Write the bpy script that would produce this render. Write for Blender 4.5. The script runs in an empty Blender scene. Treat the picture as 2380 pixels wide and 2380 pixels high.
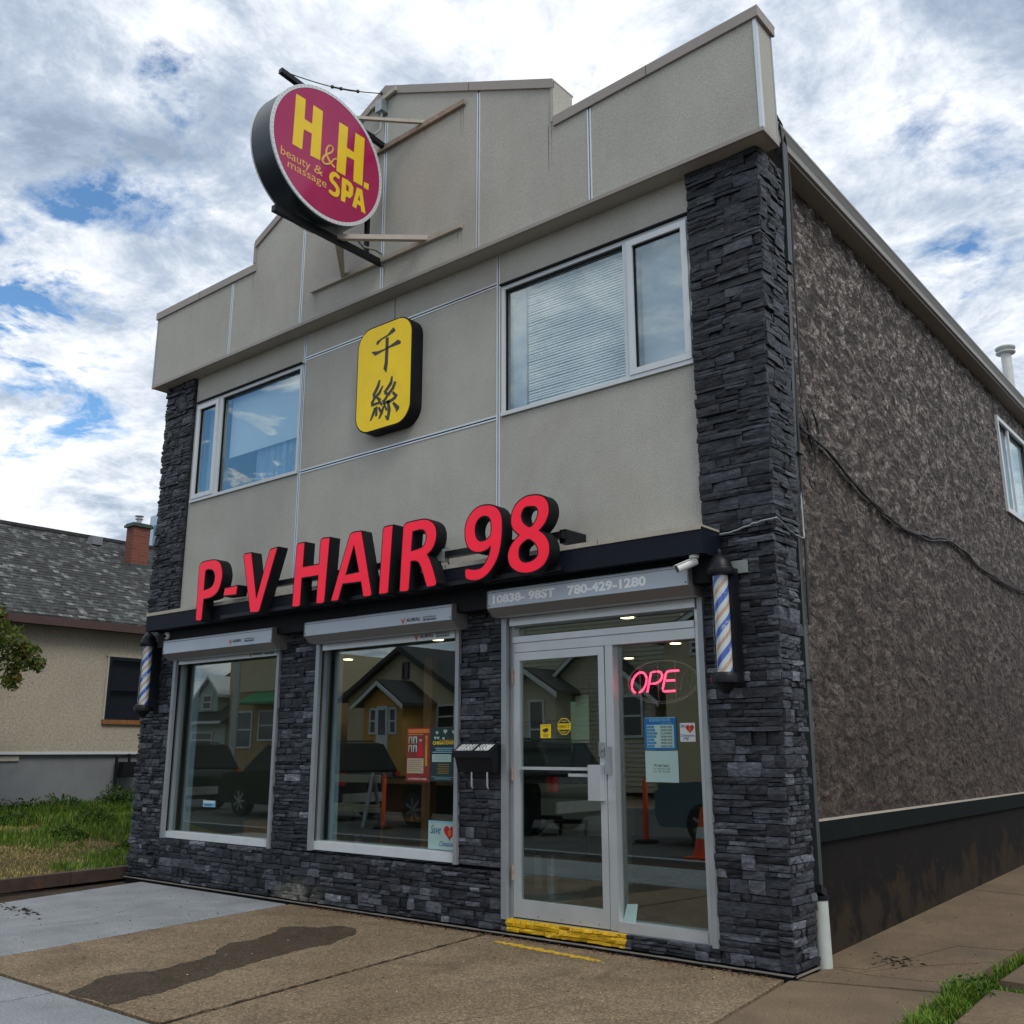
import bpy, bmesh, math, random
import numpy as np
from mathutils import Vector, Matrix, noise as mnoise
random.seed(7); np.random.seed(7)
R_=math.radians
scene=bpy.context.scene
col=bpy.data.collections.new("place"); scene.collection.children.link(col)
EXPO=0.0
SKYSTR=0.085
SUNE=1.6
SKYTINT=(1.5,1.95,2.1)
COV0,COV1=.33,.43
CLOUDR=[(.38,(3.9,4.9,6.5)),(.46,(6.2,7.3,8.8)),(.515,(9.4,10.2,11.3)),(.57,(12.8,13.1,13.5)),(.68,(14.8,14.8,14.8))]
GAPS=[((-.80,.37,.475),.990,.072),((-.86,.37,.335),.9945,.105),((-.86,.33,.40),.9975,.09),((-.712,.39,.584),.9988,.10),((-.78,-.56,.25),.990,.34),((-.204,.882,.425),.9985,.08)]
# ---------------------------------------------------------------- camera
cd=bpy.data.cameras.new("camera"); cam=bpy.data.objects.new("camera",cd); col.objects.link(cam)
cd.sensor_width=36; cd.sensor_height=36; cd.lens=34.215; cd.clip_start=.05; cd.clip_end=3000
cam.matrix_world=Matrix(((0.771492,0.152184,0.617770,0),(0.636238,-0.183242,-0.749415,-6.3),(-0.000848,0.971217,-0.238194,1.41),(0,0,0,1)))
scene.camera=cam
# ---------------------------------------------------------------- view, world, sun
scene.view_settings.view_transform='Standard'; scene.view_settings.look='None'
scene.view_settings.gamma=1; scene.view_settings.exposure=EXPO; scene.view_settings.use_curve_mapping=False
try:
    scene.cycles.transparent_max_bounces=16; scene.cycles.max_bounces=8; scene.cycles.glossy_bounces=4
except Exception: pass
SUN_EL,SUN_AZ=R_(50),R_(112)      # azimuth measured from +Y towards +X
world=bpy.data.worlds.new("World"); scene.world=world; world.use_nodes=True
nt=world.node_tree; nt.nodes.clear()
def nd(nt,t,**kw):
    n=nt.nodes.new(t)
    for k,v in kw.items():
        if k.startswith('i_'): n.inputs[k[2:].replace('_',' ')].default_value=v
        else: setattr(n,k,v)
    return n
def lk(nt,a,b): nt.links.new(a,b)
def mth(nt,op,a,b=None,c=None,clamp=False):
    n=nt.nodes.new('ShaderNodeMath'); n.operation=op; n.use_clamp=clamp
    for i,v in enumerate((a,b,c)):
        if v is None: continue
        if isinstance(v,(int,float)): n.inputs[i].default_value=v
        else: nt.links.new(v,n.inputs[i])
    return n.outputs[0]
def ramp(nt,fac,stops,interp='LINEAR'):
    n=nt.nodes.new('ShaderNodeValToRGB'); n.color_ramp.interpolation=interp
    e=n.color_ramp.elements
    while len(e)<len(stops): e.new(.5)
    for i,(p,c) in enumerate(stops):
        e[i].position=p; e[i].color=c if len(c)==4 else (*c,1)
    nt.links.new(fac,n.inputs[0]); return n.outputs[0]
def mixc(nt,f,a,b,mode='MIX'):
    n=nt.nodes.new('ShaderNodeMix'); n.data_type='RGBA'; n.blend_type=mode
    for s,v in ((n.inputs[0],f),(n.inputs[6],a),(n.inputs[7],b)):
        if hasattr(v,'links') or hasattr(v,'is_linked'): nt.links.new(v,s)
        elif isinstance(v,(int,float)): s.default_value=v
        else: s.default_value=v if len(v)==4 else (*v,1)
    return n.outputs[2]
def vmth(nt,op,a,b):
    n=nt.nodes.new('ShaderNodeVectorMath'); n.operation=op
    for i,v in enumerate((a,b)):
        if isinstance(v,tuple): n.inputs[i].default_value=v
        else: nt.links.new(v,n.inputs[i])
    return n
def noise(nt,vec,scale,detail=4,rough=.55,dist=0,out=0):
    n=nt.nodes.new('ShaderNodeTexNoise'); n.inputs['Scale'].default_value=scale; n.inputs['Detail'].default_value=detail
    n.inputs['Roughness'].default_value=rough; n.inputs['Distortion'].default_value=dist
    if vec is not None: nt.links.new(vec,n.inputs['Vector'])
    return n.outputs[out]
tc=nd(nt,'ShaderNodeTexCoord'); d=tc.outputs['Generated']
sky=nd(nt,'ShaderNodeTexSky',sky_type='NISHITA',sun_disc=False,sun_elevation=SUN_EL,sun_rotation=SUN_AZ,altitude=650,air_density=1.0,dust_density=.6,ozone_density=2.5)
sep=nd(nt,'ShaderNodeSeparateXYZ'); lk(nt,d,sep.inputs[0])
zz=mth(nt,'ADD',mth(nt,'MAXIMUM',sep.outputs[2],0.0),.16)
cmb=nd(nt,'ShaderNodeCombineXYZ'); lk(nt,mth(nt,'DIVIDE',sep.outputs[0],zz),cmb.inputs[0]); lk(nt,mth(nt,'DIVIDE',sep.outputs[1],zz),cmb.inputs[1])
P=cmb.outputs[0]
P2=vmth(nt,'ADD',P,(3.1,7.7,0)).outputs[0]
cover=noise(nt,P2,1.1,9,.64,.5)
fine=noise(nt,P2,4.2,11,.70,.35)
cov=mth(nt,'ADD',mth(nt,'MULTIPLY',cover,.54),mth(nt,'MULTIPLY',fine,.46))
# broad openings in the cloud deck
def gap(dirv,cosr,amp):
    dt=nt.nodes.new('ShaderNodeVectorMath'); dt.operation='DOT_PRODUCT'
    nt.links.new(d,dt.inputs[0]); v=Vector(dirv).normalized(); dt.inputs[1].default_value=v
    f=mth(nt,'SMOOTHSTEP' if False else 'SUBTRACT',dt.outputs['Value'],cosr)
    f=mth(nt,'DIVIDE',f,1-cosr,clamp=True)
    return mth(nt,'MULTIPLY',f,mth(nt,'MULTIPLY',gn,amp))
gn=ramp(nt,noise(nt,P2,5.2,6,.6,.4),[(.38,(.15,)*3),(.60,(1.9,)*3)])
for g in GAPS: cov=mth(nt,'SUBTRACT',cov,gap(*g))
mask=ramp(nt,cov,[(COV0,(0,0,0)),(COV1,(1,1,1))])
body=noise(nt,vmth(nt,'ADD',P,(9.3,1.2,0)).outputs[0],1.5,9,.6,.6)
body2=noise(nt,vmth(nt,'ADD',P,(2.3,5.2,0)).outputs[0],4.6,11,.70,.3)
bb=mth(nt,'ADD',mth(nt,'MULTIPLY',body,.5),mth(nt,'MULTIPLY',body2,.5))
bb=mth(nt,'SUBTRACT',bb,mth(nt,'MULTIPLY',mth(nt,'SUBTRACT',cov,.5),.25))
cc=ramp(nt,bb,CLOUDR)
skyb=mixc(nt,1.0,sky.outputs[0],SKYTINT,'MULTIPLY')
skc=mixc(nt,mask,skyb,cc)
# below the horizon: dull ground tone
gm=mth(nt,'GREATER_THAN',sep.outputs[2],-.01)
fin=mixc(nt,gm,(.8,.78,.74),skc)
bg=nd(nt,'ShaderNodeBackground',i_Strength=SKYSTR); lk(nt,fin,bg.inputs[0])
wo=nd(nt,'ShaderNodeOutputWorld'); lk(nt,bg.outputs[0],wo.inputs[0])
sd=bpy.data.lights.new("sun",'SUN'); sd.energy=SUNE; sd.angle=R_(25); sd.color=(1,.95,.88)
sun=bpy.data.objects.new("sun",sd); col.objects.link(sun)
sv=Vector((math.sin(SUN_AZ)*math.cos(SUN_EL),math.cos(SUN_AZ)*math.cos(SUN_EL),math.sin(SUN_EL)))
sun.rotation_euler=sv.to_track_quat('Z','Y').to_euler(); sun.location=(10,-10,30)

# ---------------------------------------------------------------- materials
MATS={}
def mat(name,colr,rough=.6,metal=0.,var=.12,vscale=6.,fine=0.,fscale=120.,bump=0.,bscale=80.,bdist=.004,spec=.4,emit=None,dirt=None,coat=0.,aniso=None,streak=0.):
    m=bpy.data.materials.new(name); m.use_nodes=True; t=m.node_tree; t.nodes.clear()
    g=t.nodes.new('ShaderNodeNewGeometry'); vec=g.outputs['Position']
    if aniso: vec=vmth(t,'MULTIPLY',vec,aniso).outputs[0]
    b=nd(t,'ShaderNodeBsdfPrincipled'); o=nd(t,'ShaderNodeOutputMaterial'); lk(t,b.outputs[0],o.inputs[0])
    b.inputs['Roughness'].default_value=rough; b.inputs['Metallic'].default_value=metal; b.inputs['Specular IOR Level'].default_value=spec
    b.inputs['Coat Weight'].default_value=coat
    c=(*colr,1)
    n1=noise(t,vec,vscale,5,.6)
    lo=tuple(v*(1-var) for v in colr); hi=tuple(min(1,v*(1+var)) for v in colr)
    cc=ramp(t,n1,[(.3,lo),(.7,hi)])
    if fine>0:
        n2=noise(t,vec,fscale,2,.7)
        f=ramp(t,n2,[(.32,(1-fine,)*3),(.68,(1+fine,)*3)])
        cc=mixc(t,1.0,cc,f,'MULTIPLY')
    if dirt:
        n3=noise(t,vec,dirt[0],6,.65,.5)
        cc=mixc(t,ramp(t,n3,[(dirt[1],(0,0,0)),(dirt[2],(dirt[4] if len(dirt)>4 else .8,)*3)]),cc,dirt[3])
    if streak:
        sv_=vmth(t,'MULTIPLY',g.outputs['Position'],(3.5,3.5,.5)).outputs[0]
        cc=mixc(t,1.0,cc,ramp(t,noise(t,sv_,1.,5,.62),[(.42,(1,1,1)),(.72,(1-streak*1.6,)*3)]),'MULTIPLY')
    lk(t,cc,b.inputs['Base Color'])
    rr=ramp(t,n1,[(.2,(max(0,rough-.06),)*3),(.8,(min(1,rough+.06),)*3)]); lk(t,rr,b.inputs['Roughness'])
    if emit: b.inputs['Emission Color'].default_value=(*emit[0],1); b.inputs['Emission Strength'].default_value=emit[1]
    if bump>0:
        bn=nd(t,'ShaderNodeBump'); bn.inputs['Strength'].default_value=bump; bn.inputs['Distance'].default_value=bdist
        lk(t,noise(t,vec,bscale,4,.6),bn.inputs['Height']); lk(t,bn.outputs[0],b.inputs['Normal'])
    MATS[name]=m; return m
def glass(name,tint=(.75,.86,.84),rough=.0,mirror=0.,ior=1.5):
    m=bpy.data.materials.new(name); m.use_nodes=True; t=m.node_tree; t.nodes.clear()
    o=nd(t,'ShaderNodeOutputMaterial'); tr=nd(t,'ShaderNodeBsdfTransparent'); tr.inputs[0].default_value=(*tint,1)
    gl=nd(t,'ShaderNodeBsdfGlossy'); gl.inputs['Roughness'].default_value=rough; gl.inputs[0].default_value=(.93,1,.98,1)
    g=t.nodes.new('ShaderNodeNewGeometry'); dt=t.nodes.new('ShaderNodeVectorMath'); dt.operation='DOT_PRODUCT'
    lk(t,g.outputs['Normal'],dt.inputs[0]); lk(t,g.outputs['Incoming'],dt.inputs[1])
    q=mth(t,'SUBTRACT',1,mth(t,'ABSOLUTE',dt.outputs['Value']),clamp=True)
    f=mth(t,'ADD',mth(t,'MULTIPLY',mth(t,'POWER',q,5),.95),.045+mirror,clamp=True)
    w=noise(t,g.outputs['Position'],1.3,1,.4); bn=nd(t,'ShaderNodeBump'); bn.inputs['Strength'].default_value=.10; bn.inputs['Distance'].default_value=.004; lk(t,w,bn.inputs['Height']); lk(t,bn.outputs[0],gl.inputs['Normal'])
    mx=nd(t,'ShaderNodeMixShader')
    lk(t,f,mx.inputs[0]); lk(t,tr.outputs[0],mx.inputs[1]); lk(t,gl.outputs[0],mx.inputs[2]); lk(t,mx.outputs[0],o.inputs[0])
    MATS[name]=m; return m
STU=(.42,.412,.368)
mat('stucco_panel',STU,.85,var=.07,vscale=1.3,fine=.17,fscale=95,bump=.5,bscale=110,bdist=.004,dirt=(.8,.50,.85,(.30,.27,.225),.55),streak=.035)
mat('coping',(.31,.28,.255),.55,var=.08,vscale=3,fine=.04)
mat('soffit',(.37,.345,.30),.8,var=.07,vscale=3,fine=.06)
mat('alu',(.585,.625,.645),.35,.55,var=.05,vscale=4)
mat('alu_dull',(.31,.335,.355),.45,.4,var=.06,vscale=5,dirt=(7,.55,.9,(.22,.22,.22),.35))
mat('alu_white',(.60,.64,.66),.45,.1,var=.04,vscale=5,dirt=(5,.58,.9,(.45,.44,.42),.4))
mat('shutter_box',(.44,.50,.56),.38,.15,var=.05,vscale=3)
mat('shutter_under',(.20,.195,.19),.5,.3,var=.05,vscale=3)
mat('black_paint',(.009,.010,.012),.6,var=.2,vscale=6,spec=.15)
mat('black_metal',(.007,.008,.011),.4,.0,var=.2,vscale=3,spec=.25)
mat('ledge_black',(.007,.010,.017),.5,.0,var=.2,vscale=2,spec=.16)
mat('navy_drum',(.012,.022,.032),.32,var=.2,vscale=3,spec=.5)
mat('red_face',(.80,.008,.035),.35,var=.10,vscale=5,spec=.3,fine=.05,fscale=60,emit=((1,.01,.045),.22))
mat('magenta_face',(.36,.012,.085),.16,var=.05,vscale=2,spec=.5,coat=.2)
mat('yellow_print',(.80,.56,.02),.3,var=.04,vscale=6)
mat('gold_print',(.72,.42,.10),.35,var=.04,vscale=6)
mat('yellow_face',(.98,.66,.002),.4,var=.07,vscale=2.5,fine=.05,fscale=50,spec=.3,dirt=(3,.55,.9,(.75,.48,.02),.6))
mat('ink',(.03,.032,.03),.5,var=.1)
mat('blue_ink',(.02,.05,.25),.5,var=.1)
mat('white_plastic',(.72,.73,.71),.4,var=.05,vscale=10)
mat('white_paint',(.62,.63,.61),.5,var=.06,vscale=8,dirt=(14,.55,.9,(.35,.33,.30),.6))
mat('print_grey',(.88,.91,.92),.5,var=.03)
mat('steel_rust',(.30,.22,.16),.7,.1,var=.2,vscale=14,dirt=(20,.45,.7,(.36,.33,.28),.9))
mat('steel_beige',(.42,.38,.32),.6,.1,var=.1,vscale=10,dirt=(16,.6,.8,(.2,.11,.06),.7))
mat('grey_box',(.26,.28,.27),.5,var=.1,vscale=10)
mat('cable_black',(.012,.012,.012),.5,var=.2)
mat('galv',(.34,.37,.38),.35,.6,var=.1,vscale=20)
mat('fascia_grey',(.30,.29,.27),.5,.1,var=.06,vscale=2,dirt=(2,.5,.9,(.18,.17,.15),.5))
mat('gutter_dark',(.15,.15,.155),.4,.2,var=.06,vscale=2)
mat('downspout',(.045,.053,.056),.45,.2,var=.2,vscale=3,dirt=(9,.6,.8,(.10,.11,.10),.5))
mat('pvc',(.44,.48,.45),.45,var=.06,vscale=9,dirt=(12,.5,.85,(.38,.36,.29),.6))
mat('interior_wall',(.20,.215,.185),.8,var=.04,vscale=1)
mat('interior_ceiling',(.26,.255,.22),.85,var=.04,vscale=1)
mat('interior_floor',(.16,.13,.11),.25,var=.15,vscale=1.5,spec=.5)
mat('pot_light',(1,.9,.7),.5,emit=((1,.74,.42),9))
mat('neon',(1,.1,.15),.3,emit=((1,.03,.09),7))
mat('neon_off',(.16,.17,.18),.3,spec=.4)
mat('paper_white',(.58,.61,.60),.7,var=.03)
mat('paper_mint',(.33,.47,.44),.7,var=.04)
mat('sign_blue',(.006,.13,.34),.4,var=.05)
mat('sign_pale_blue',(.20,.42,.52),.4,var=.05)
mat('heart_red',(.45,.01,.02),.4,var=.05)
mat('orange_print',(.55,.13,.03),.5)
mat('poster_red',(.20,.022,.018),.4,var=.15,vscale=20)
mat('poster_green',(.012,.035,.033),.4,var=.2,vscale=20)
mat('poster_gold',(.40,.24,.02),.4,var=.1,vscale=20)
mat('poster_cream',(.36,.33,.22),.5,var=.1,vscale=30)
mat('leather_black',(.012,.012,.014),.35,spec=.5,var=.2)
mat('desk_beige',(.40,.36,.30),.5,var=.06)
mat('wood_brown',(.24,.10,.035),.5,var=.2,vscale=4,fine=.2,fscale=40,aniso=(1,1,.1))
mat('blind',(.90,.93,.93),.7,var=.03,vscale=2)
mat('shade_pale',(.74,.80,.82),.8,var=.06,vscale=1)
mat('curtain',(.35,.42,.50),.85,var=.1,vscale=3)
mat('dark_room',(.02,.022,.025),.9)
mat('concrete_light',(.235,.25,.262),.85,var=.14,vscale=2.6,fine=.3,fscale=70,bump=.5,bscale=70,bdist=.003,dirt=(2.1,.48,.8,(.14,.145,.145),.6),spec=.25,streak=.0)
mat('concrete_old',(.165,.118,.075),.9,var=.22,vscale=1.6,fine=.34,fscale=75,bump=.4,bscale=60,bdist=.004,dirt=(1.1,.42,.75,(.10,.075,.055),.8),spec=.2)
mat('dirt',(.055,.042,.032),.95,var=.3,vscale=8,fine=.3,fscale=60,bump=.6,bscale=30,bdist=.02,spec=.1)
mat('lawn_soil',(.10,.075,.04),.95,var=.3,vscale=3,fine=.3,fscale=50,bump=.6,bscale=20,bdist=.03,spec=.1,dirt=(1.2,.45,.6,(.045,.06,.015),.8))
mat('asphalt',(.05,.05,.05),.85,var=.15,vscale=2,fine=.25,fscale=150,bump=.5,bscale=120,bdist=.004)
mat('timber_dark',(.055,.038,.03),.8,var=.3,vscale=5,fine=.2,fscale=50,bump=.5,bscale=40,bdist=.006,dirt=(3,.58,.7,(.15,.045,.015),.8))
mat('house_stucco',(.38,.34,.265),.9,var=.06,vscale=1.2,fine=.2,fscale=26,bump=.3,bscale=60,bdist=.004,dirt=(1.3,.5,.8,(.33,.28,.2),.5))
mat('house_base',(.19,.20,.21),.9,var=.1,vscale=2,fine=.08,fscale=60,dirt=(2,.5,.8,(.12,.12,.12),.5))
mat('flashing_dull',(.20,.185,.16),.6,var=.2,vscale=8)
mat('trim_brown',(.075,.045,.04),.6,var=.1)
mat('trim_white',(.55,.57,.58),.5,var=.05)
mat('window_dark',(.012,.016,.022),.08,spec=.6)
mat('flash_green',(.03,.06,.05),.5,var=.3,vscale=8)
mat('tower_pale',(.45,.58,.70),.5,var=.03,vscale=.01)
mat('tower_glass',(.12,.24,.36),.3,var=.03,vscale=.01)
mat('siding_beige',(.44,.41,.30),.6,var=.05)
mat('stucco_tan',(.50,.43,.28),.9,var=.06,fine=.1,fscale=30)
mat('stucco_ochre',(.48,.26,.06),.85,var=.06,fine=.1,fscale=30)
mat('stucco_teal',(.36,.45,.41),.85,var=.05)
mat('brick_far',(.34,.22,.11),.85,var=.1,vscale=4,fine=.2,fscale=14)
mat('awning_green',(.01,.20,.07),.6,var=.08)
mat('roof_dark',(.035,.037,.04),.9,var=.2,vscale=3,fine=.3,fscale=12)
mat('car_black',(.004,.005,.007),.14,spec=.4,coat=.3,var=.1)
mat('car_blue',(.08,.14,.18),.15,spec=.6,coat=.5,var=.05)
mat('car_glass',(.004,.005,.006),.1,spec=.14)
mat('tyre',(.012,.012,.012),.85)
mat('rim',(.42,.42,.42),.3,.7)
mat('tail_red',(.35,.01,.01),.2)
mat('cone_orange',(.75,.08,.02),.5,var=.06)
mat('bark',(.09,.065,.05),.9,var=.25,vscale=12,fine=.2,fscale=40,bump=.6,bscale=40,bdist=.01)
glass('shop_glass',(.84,.91,.89),mirror=.085)
glass('room_glass',(.94,.98,.99),mirror=.13)
glass('clear_tube',(.90,.93,.93),mirror=.02)
m=bpy.data.materials.new('mirror'); m.use_nodes=True
m.node_tree.nodes['Principled BSDF'].inputs['Metallic'].default_value=1; m.node_tree.nodes['Principled BSDF'].inputs['Roughness'].default_value=.01
m.node_tree.nodes['Principled BSDF'].inputs['Base Color'].default_value=(.80,.95,.90,1); MATS['mirror']=m
def nodemat(name):
    m=bpy.data.materials.new(name); m.use_nodes=True; t=m.node_tree; t.nodes.clear()
    g=t.nodes.new('ShaderNodeNewGeometry'); b=nd(t,'ShaderNodeBsdfPrincipled'); o=nd(t,'ShaderNodeOutputMaterial'); lk(t,b.outputs[0],o.inputs[0])
    MATS[name]=m; return m,t,g,b
# ledgestone: every stone has its own tone (face attribute), split-face relief, pale scuffs, one painted patch at the door
m,t,g,b=nodemat('ledgestone')
at=nd(t,'ShaderNodeAttribute',attribute_name='tone',attribute_type='GEOMETRY')
c0=ramp(t,at.outputs['Fac'],[(0,(.009,.011,.0145)),(.45,(.023,.027,.035)),(.72,(.048,.053,.063)),(.9,(.085,.092,.107)),(1,(.15,.16,.178))])
nn=noise(t,vmth(t,'MULTIPLY',g.outputs['Position'],(1,1,2.2)).outputs[0],22,7,.68,.4)
c1=mixc(t,1.0,c0,ramp(t,nn,[(.3,(.45,.45,.47)),(.48,(1,1,1)),(.62,(1.6,1.6,1.7)),(.72,(3.2,3.2,3.4))]),'MULTIPLY')
sp=nd(t,'ShaderNodeSeparateXYZ'); lk(t,g.outputs['Position'],sp.inputs[0])
# lime bloom near the base by the hose bib
nb=noise(t,g.outputs['Position'],7,6,.65)
dx=mth(t,'ABSOLUTE',mth(t,'ADD',sp.outputs[0],7.83)); 
bl=mth(t,'MULTIPLY',mth(t,'SUBTRACT',1,mth(t,'DIVIDE',dx,.42),clamp=True),mth(t,'SUBTRACT',1,mth(t,'DIVIDE',sp.outputs[2],.26),clamp=True))
bl=mth(t,'MULTIPLY',mth(t,'MULTIPLY',bl,1.6),ramp(t,nb,[(.4,(0,0,0)),(.6,(1,1,1))]),clamp=True)
c1=mixc(t,bl,c1,(.30,.28,.23))
# yellow safety paint in front of the door
e=mth(t,'ADD',mth(t,'MULTIPLY',mth(t,'SUBTRACT',nb,.5),.12),0)
x0=mth(t,'GREATER_THAN',mth(t,'ADD',sp.outputs[0],e),-5.24); x1=mth(t,'LESS_THAN',mth(t,'ADD',sp.outputs[0],e),-4.14); z1=mth(t,'LESS_THAN',sp.outputs[2],.22); y1=mth(t,'LESS_THAN',sp.outputs[1],.2)
pm=mth(t,'MULTIPLY',mth(t,'MULTIPLY',x0,x1),mth(t,'MULTIPLY',z1,y1)); pm=mth(t,'MULTIPLY',pm,ramp(t,nn,[(.34,(.12,.12,.12)),(.43,(1,1,1))]))
c1=mixc(t,pm,c1,mixc(t,nb,(.62,.36,.004),(.80,.50,.01)))
lk(t,c1,b.inputs['Base Color']); b.inputs['Roughness'].default_value=.55; b.inputs['Specular IOR Level'].default_value=.45
lk(t,ramp(t,nn,[(.3,(.75,)*3),(.7,(.40,)*3)]),b.inputs['Roughness'])
bn=nd(t,'ShaderNodeBump'); bn.inputs['Strength'].default_value=.9; bn.inputs['Distance'].default_value=.012; lk(t,nn,bn.inputs['Height']); lk(t,bn.outputs[0],b.inputs['Normal'])
# trowelled side-wall stucco
m,t,g,b=nodemat('trowelled_stucco')
v=g.outputs['Position']
w1=noise(t,v,6,3,.6,0,1)
wv=vmth(t,'ADD',vmth(t,'MULTIPLY',v,(1,.58,1.15)).outputs[0],vmth(t,'MULTIPLY',w1,(.14,.14,.14)).outputs[0]).outputs[0]
na=noise(t,wv,8.0,3,.55,.7); nb_=noise(t,wv,15,4,.6,.9); nc=noise(t,v,42,4,.65)
ga=ramp(t,na,[(.44,(0,0,0)),(.47,(.5,.5,.5)),(.535,(.55,.55,.55)),(.56,(1,1,1))]); gb=ramp(t,nb_,[(.42,(0,0,0)),(.455,(.5,.5,.5)),(.54,(.55,.55,.55)),(.575,(1,1,1))])
h=mth(t,'ADD',mth(t,'ADD',mth(t,'MULTIPLY',ga,.36),mth(t,'MULTIPLY',gb,.36)),mth(t,'MULTIPLY',nc,.22))
cs=ramp(t,h,[(.08,(.022,.0145,.0105)),(.35,(.048,.034,.0255)),(.62,(.080,.0585,.0455)),(.9,(.125,.098,.080))])
sz=nd(t,'ShaderNodeSeparateXYZ'); lk(t,v,sz.inputs[0])
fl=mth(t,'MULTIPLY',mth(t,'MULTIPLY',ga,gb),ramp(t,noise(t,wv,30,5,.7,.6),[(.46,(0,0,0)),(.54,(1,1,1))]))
fl=mth(t,'MULTIPLY',fl,mth(t,'DIVIDE',mth(t,'SUBTRACT',mth(t,'ADD',sz.outputs[2],mth(t,'MULTIPLY',noise(t,v,1.6,5,.65),1.6)),2.3),4.2,clamp=True))  # pale flakes: highlights painted into the colour, stronger towards the eave
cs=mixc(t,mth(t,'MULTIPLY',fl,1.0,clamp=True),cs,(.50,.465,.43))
edge_=ramp(t,mth(t,'ABSOLUTE',mth(t,'SUBTRACT',noise(t,wv,19,3,.55,.8),.5)),[(.0,(.35,.35,.35)),(.035,(1,1,1))])
cs=mixc(t,1.0,cs,edge_,'MULTIPLY')
big=noise(t,v,.7,4,.6)
cs=mixc(t,1.0,cs,ramp(t,big,[(.35,(.84,.81,.79)),(.65,(1.06,1.06,1.06))]),'MULTIPLY')
lk(t,cs,b.inputs['Base Color']); b.inputs['Roughness'].default_value=.62; b.inputs['Specular IOR Level'].default_value=.28
bn=nd(t,'ShaderNodeBump'); bn.inputs['Strength'].default_value=1.0; bn.inputs['Distance'].default_value=.010; lk(t,mth(t,'ADD',nc,mth(t,'MULTIPLY',edge_,.8)),bn.inputs['Height']); lk(t,bn.outputs[0],b.inputs['Normal'])
dp=nd(t,'ShaderNodeDisplacement'); dp.inputs['Midlevel'].default_value=0; dp.inputs['Scale'].default_value=.020; lk(t,h,dp.inputs['Height']); lk(t,dp.outputs[0],[x for x in t.nodes if x.type=='OUTPUT_MATERIAL'][0].inputs['Displacement']); m.displacement_method='DISPLACEMENT'
# painted foundation with peeling patches
m,t,g,b=nodemat('foundation_paint')
v=g.outputs['Position']; sp=nd(t,'ShaderNodeSeparateXYZ'); lk(t,v,sp.inputs[0])
n1=noise(t,v,3.5,7,.65,.4)
low=mth(t,'SUBTRACT',mth(t,'MULTIPLY',n1,1.0),mth(t,'MULTIPLY',sp.outputs[2],.45))
cs=mixc(t,ramp(t,low,[(.34,(0,0,0)),(.46,(1,1,1))]),mixc(t,n1,(.006,.006,.0065),(.016,.013,.011)),(.030,.021,.014))
cs=mixc(t,ramp(t,noise(t,v,9,4,.7),[(.70,(0,0,0)),(.76,(.7,.7,.7))]),cs,(.16,.14,.12))
lk(t,cs,b.inputs['Base Color']); b.inputs['Roughness'].default_value=.9; b.inputs['Specular IOR Level'].default_value=.12
bn=nd(t,'ShaderNodeBump'); bn.inputs['Strength'].default_value=.5; bn.inputs['Distance'].default_value=.01; lk(t,noise(t,v,25,5,.6),bn.inputs['Height']); lk(t,bn.outputs[0],b.inputs['Normal'])
# exposed aggregate concrete
def aggregate(name,wet):
    m,t,g,b=nodemat(name); v=g.outputs['Position']
    vo=nd(t,'ShaderNodeTexVoronoi'); vo.inputs['Scale'].default_value=85; lk(t,v,vo.inputs['Vector'])
    n1=noise(t,v,1.1,6,.6,.3)
    k=.30 if wet else .92
    base=mixc(t,ramp(t,n1,[(.3,(0,0,0)),(.7,(1,1,1))]),(.165*k,.122*k,.076*k),(.265*k,.205*k,.138*k))
    peb=ramp(t,noise(t,vo.outputs['Color'],3,0,.5),[(.25,(.45,.42,.40)),(.5,(.95,.95,.95)),(.75,(1.75,1.65,1.5))])
    cs=mixc(t,.8,base,mixc(t,1.0,base,peb,'MULTIPLY'))
    cs=mixc(t,ramp(t,noise(t,v,2.3,7,.7,.8),[(.54,(0,0,0)),(.78,(.75,.75,.75))]),cs,(.075*k,.055*k,.04*k))
    lk(t,cs,b.inputs['Base Color']); b.inputs['Roughness'].default_value=.7 if wet else .85; b.inputs['Specular IOR Level'].default_value=.2 if wet else .2
    bn=nd(t,'ShaderNodeBump'); bn.inputs['Strength'].default_value=.55; bn.inputs['Distance'].default_value=.004; lk(t,vo.outputs['Distance'],bn.inputs['Height']); lk(t,bn.outputs[0],b.inputs['Normal'])
aggregate('aggregate',False); aggregate('aggregate_wet',True)
# asphalt shingles: tabs laid in courses up the slope of the neighbour's roof
m,t,g,b=nodemat('shingle')
v=g.outputs['Position']; sp=nd(t,'ShaderNodeSeparateXYZ'); lk(t,v,sp.inputs[0])
cb=nd(t,'ShaderNodeCombineXYZ'); lk(t,sp.outputs[1],cb.inputs[0]); lk(t,mth(t,'MULTIPLY',sp.outputs[2],2.0),cb.inputs[1])
br=nd(t,'ShaderNodeTexBrick',offset=.37,squash=1.0); lk(t,cb.outputs[0],br.inputs['Vector'])
br.inputs['Scale'].default_value=1; br.inputs['Brick Width'].default_value=.12; br.inputs['Row Height'].default_value=.115; br.inputs['Mortar Size'].default_value=.005; br.inputs['Mortar Smooth'].default_value=.3
br.inputs['Color1'].default_value=(.5,.5,.5,1); br.inputs['Color2'].default_value=(1,1,1,1); br.inputs['Mortar'].default_value=(.1,.1,.1,1)
sn=vmth(t,'SNAP',cb.outputs[0],(.12,.115,1)).outputs[0]
wn=nd(t,'ShaderNodeTexWhiteNoise'); lk(t,sn,wn.inputs['Vector'])
n4=noise(t,cb.outputs[0],9,3,.6)
tone=mth(t,'ADD',mth(t,'MULTIPLY',wn.outputs['Value'],.75),mth(t,'MULTIPLY',n4,.4))
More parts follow.
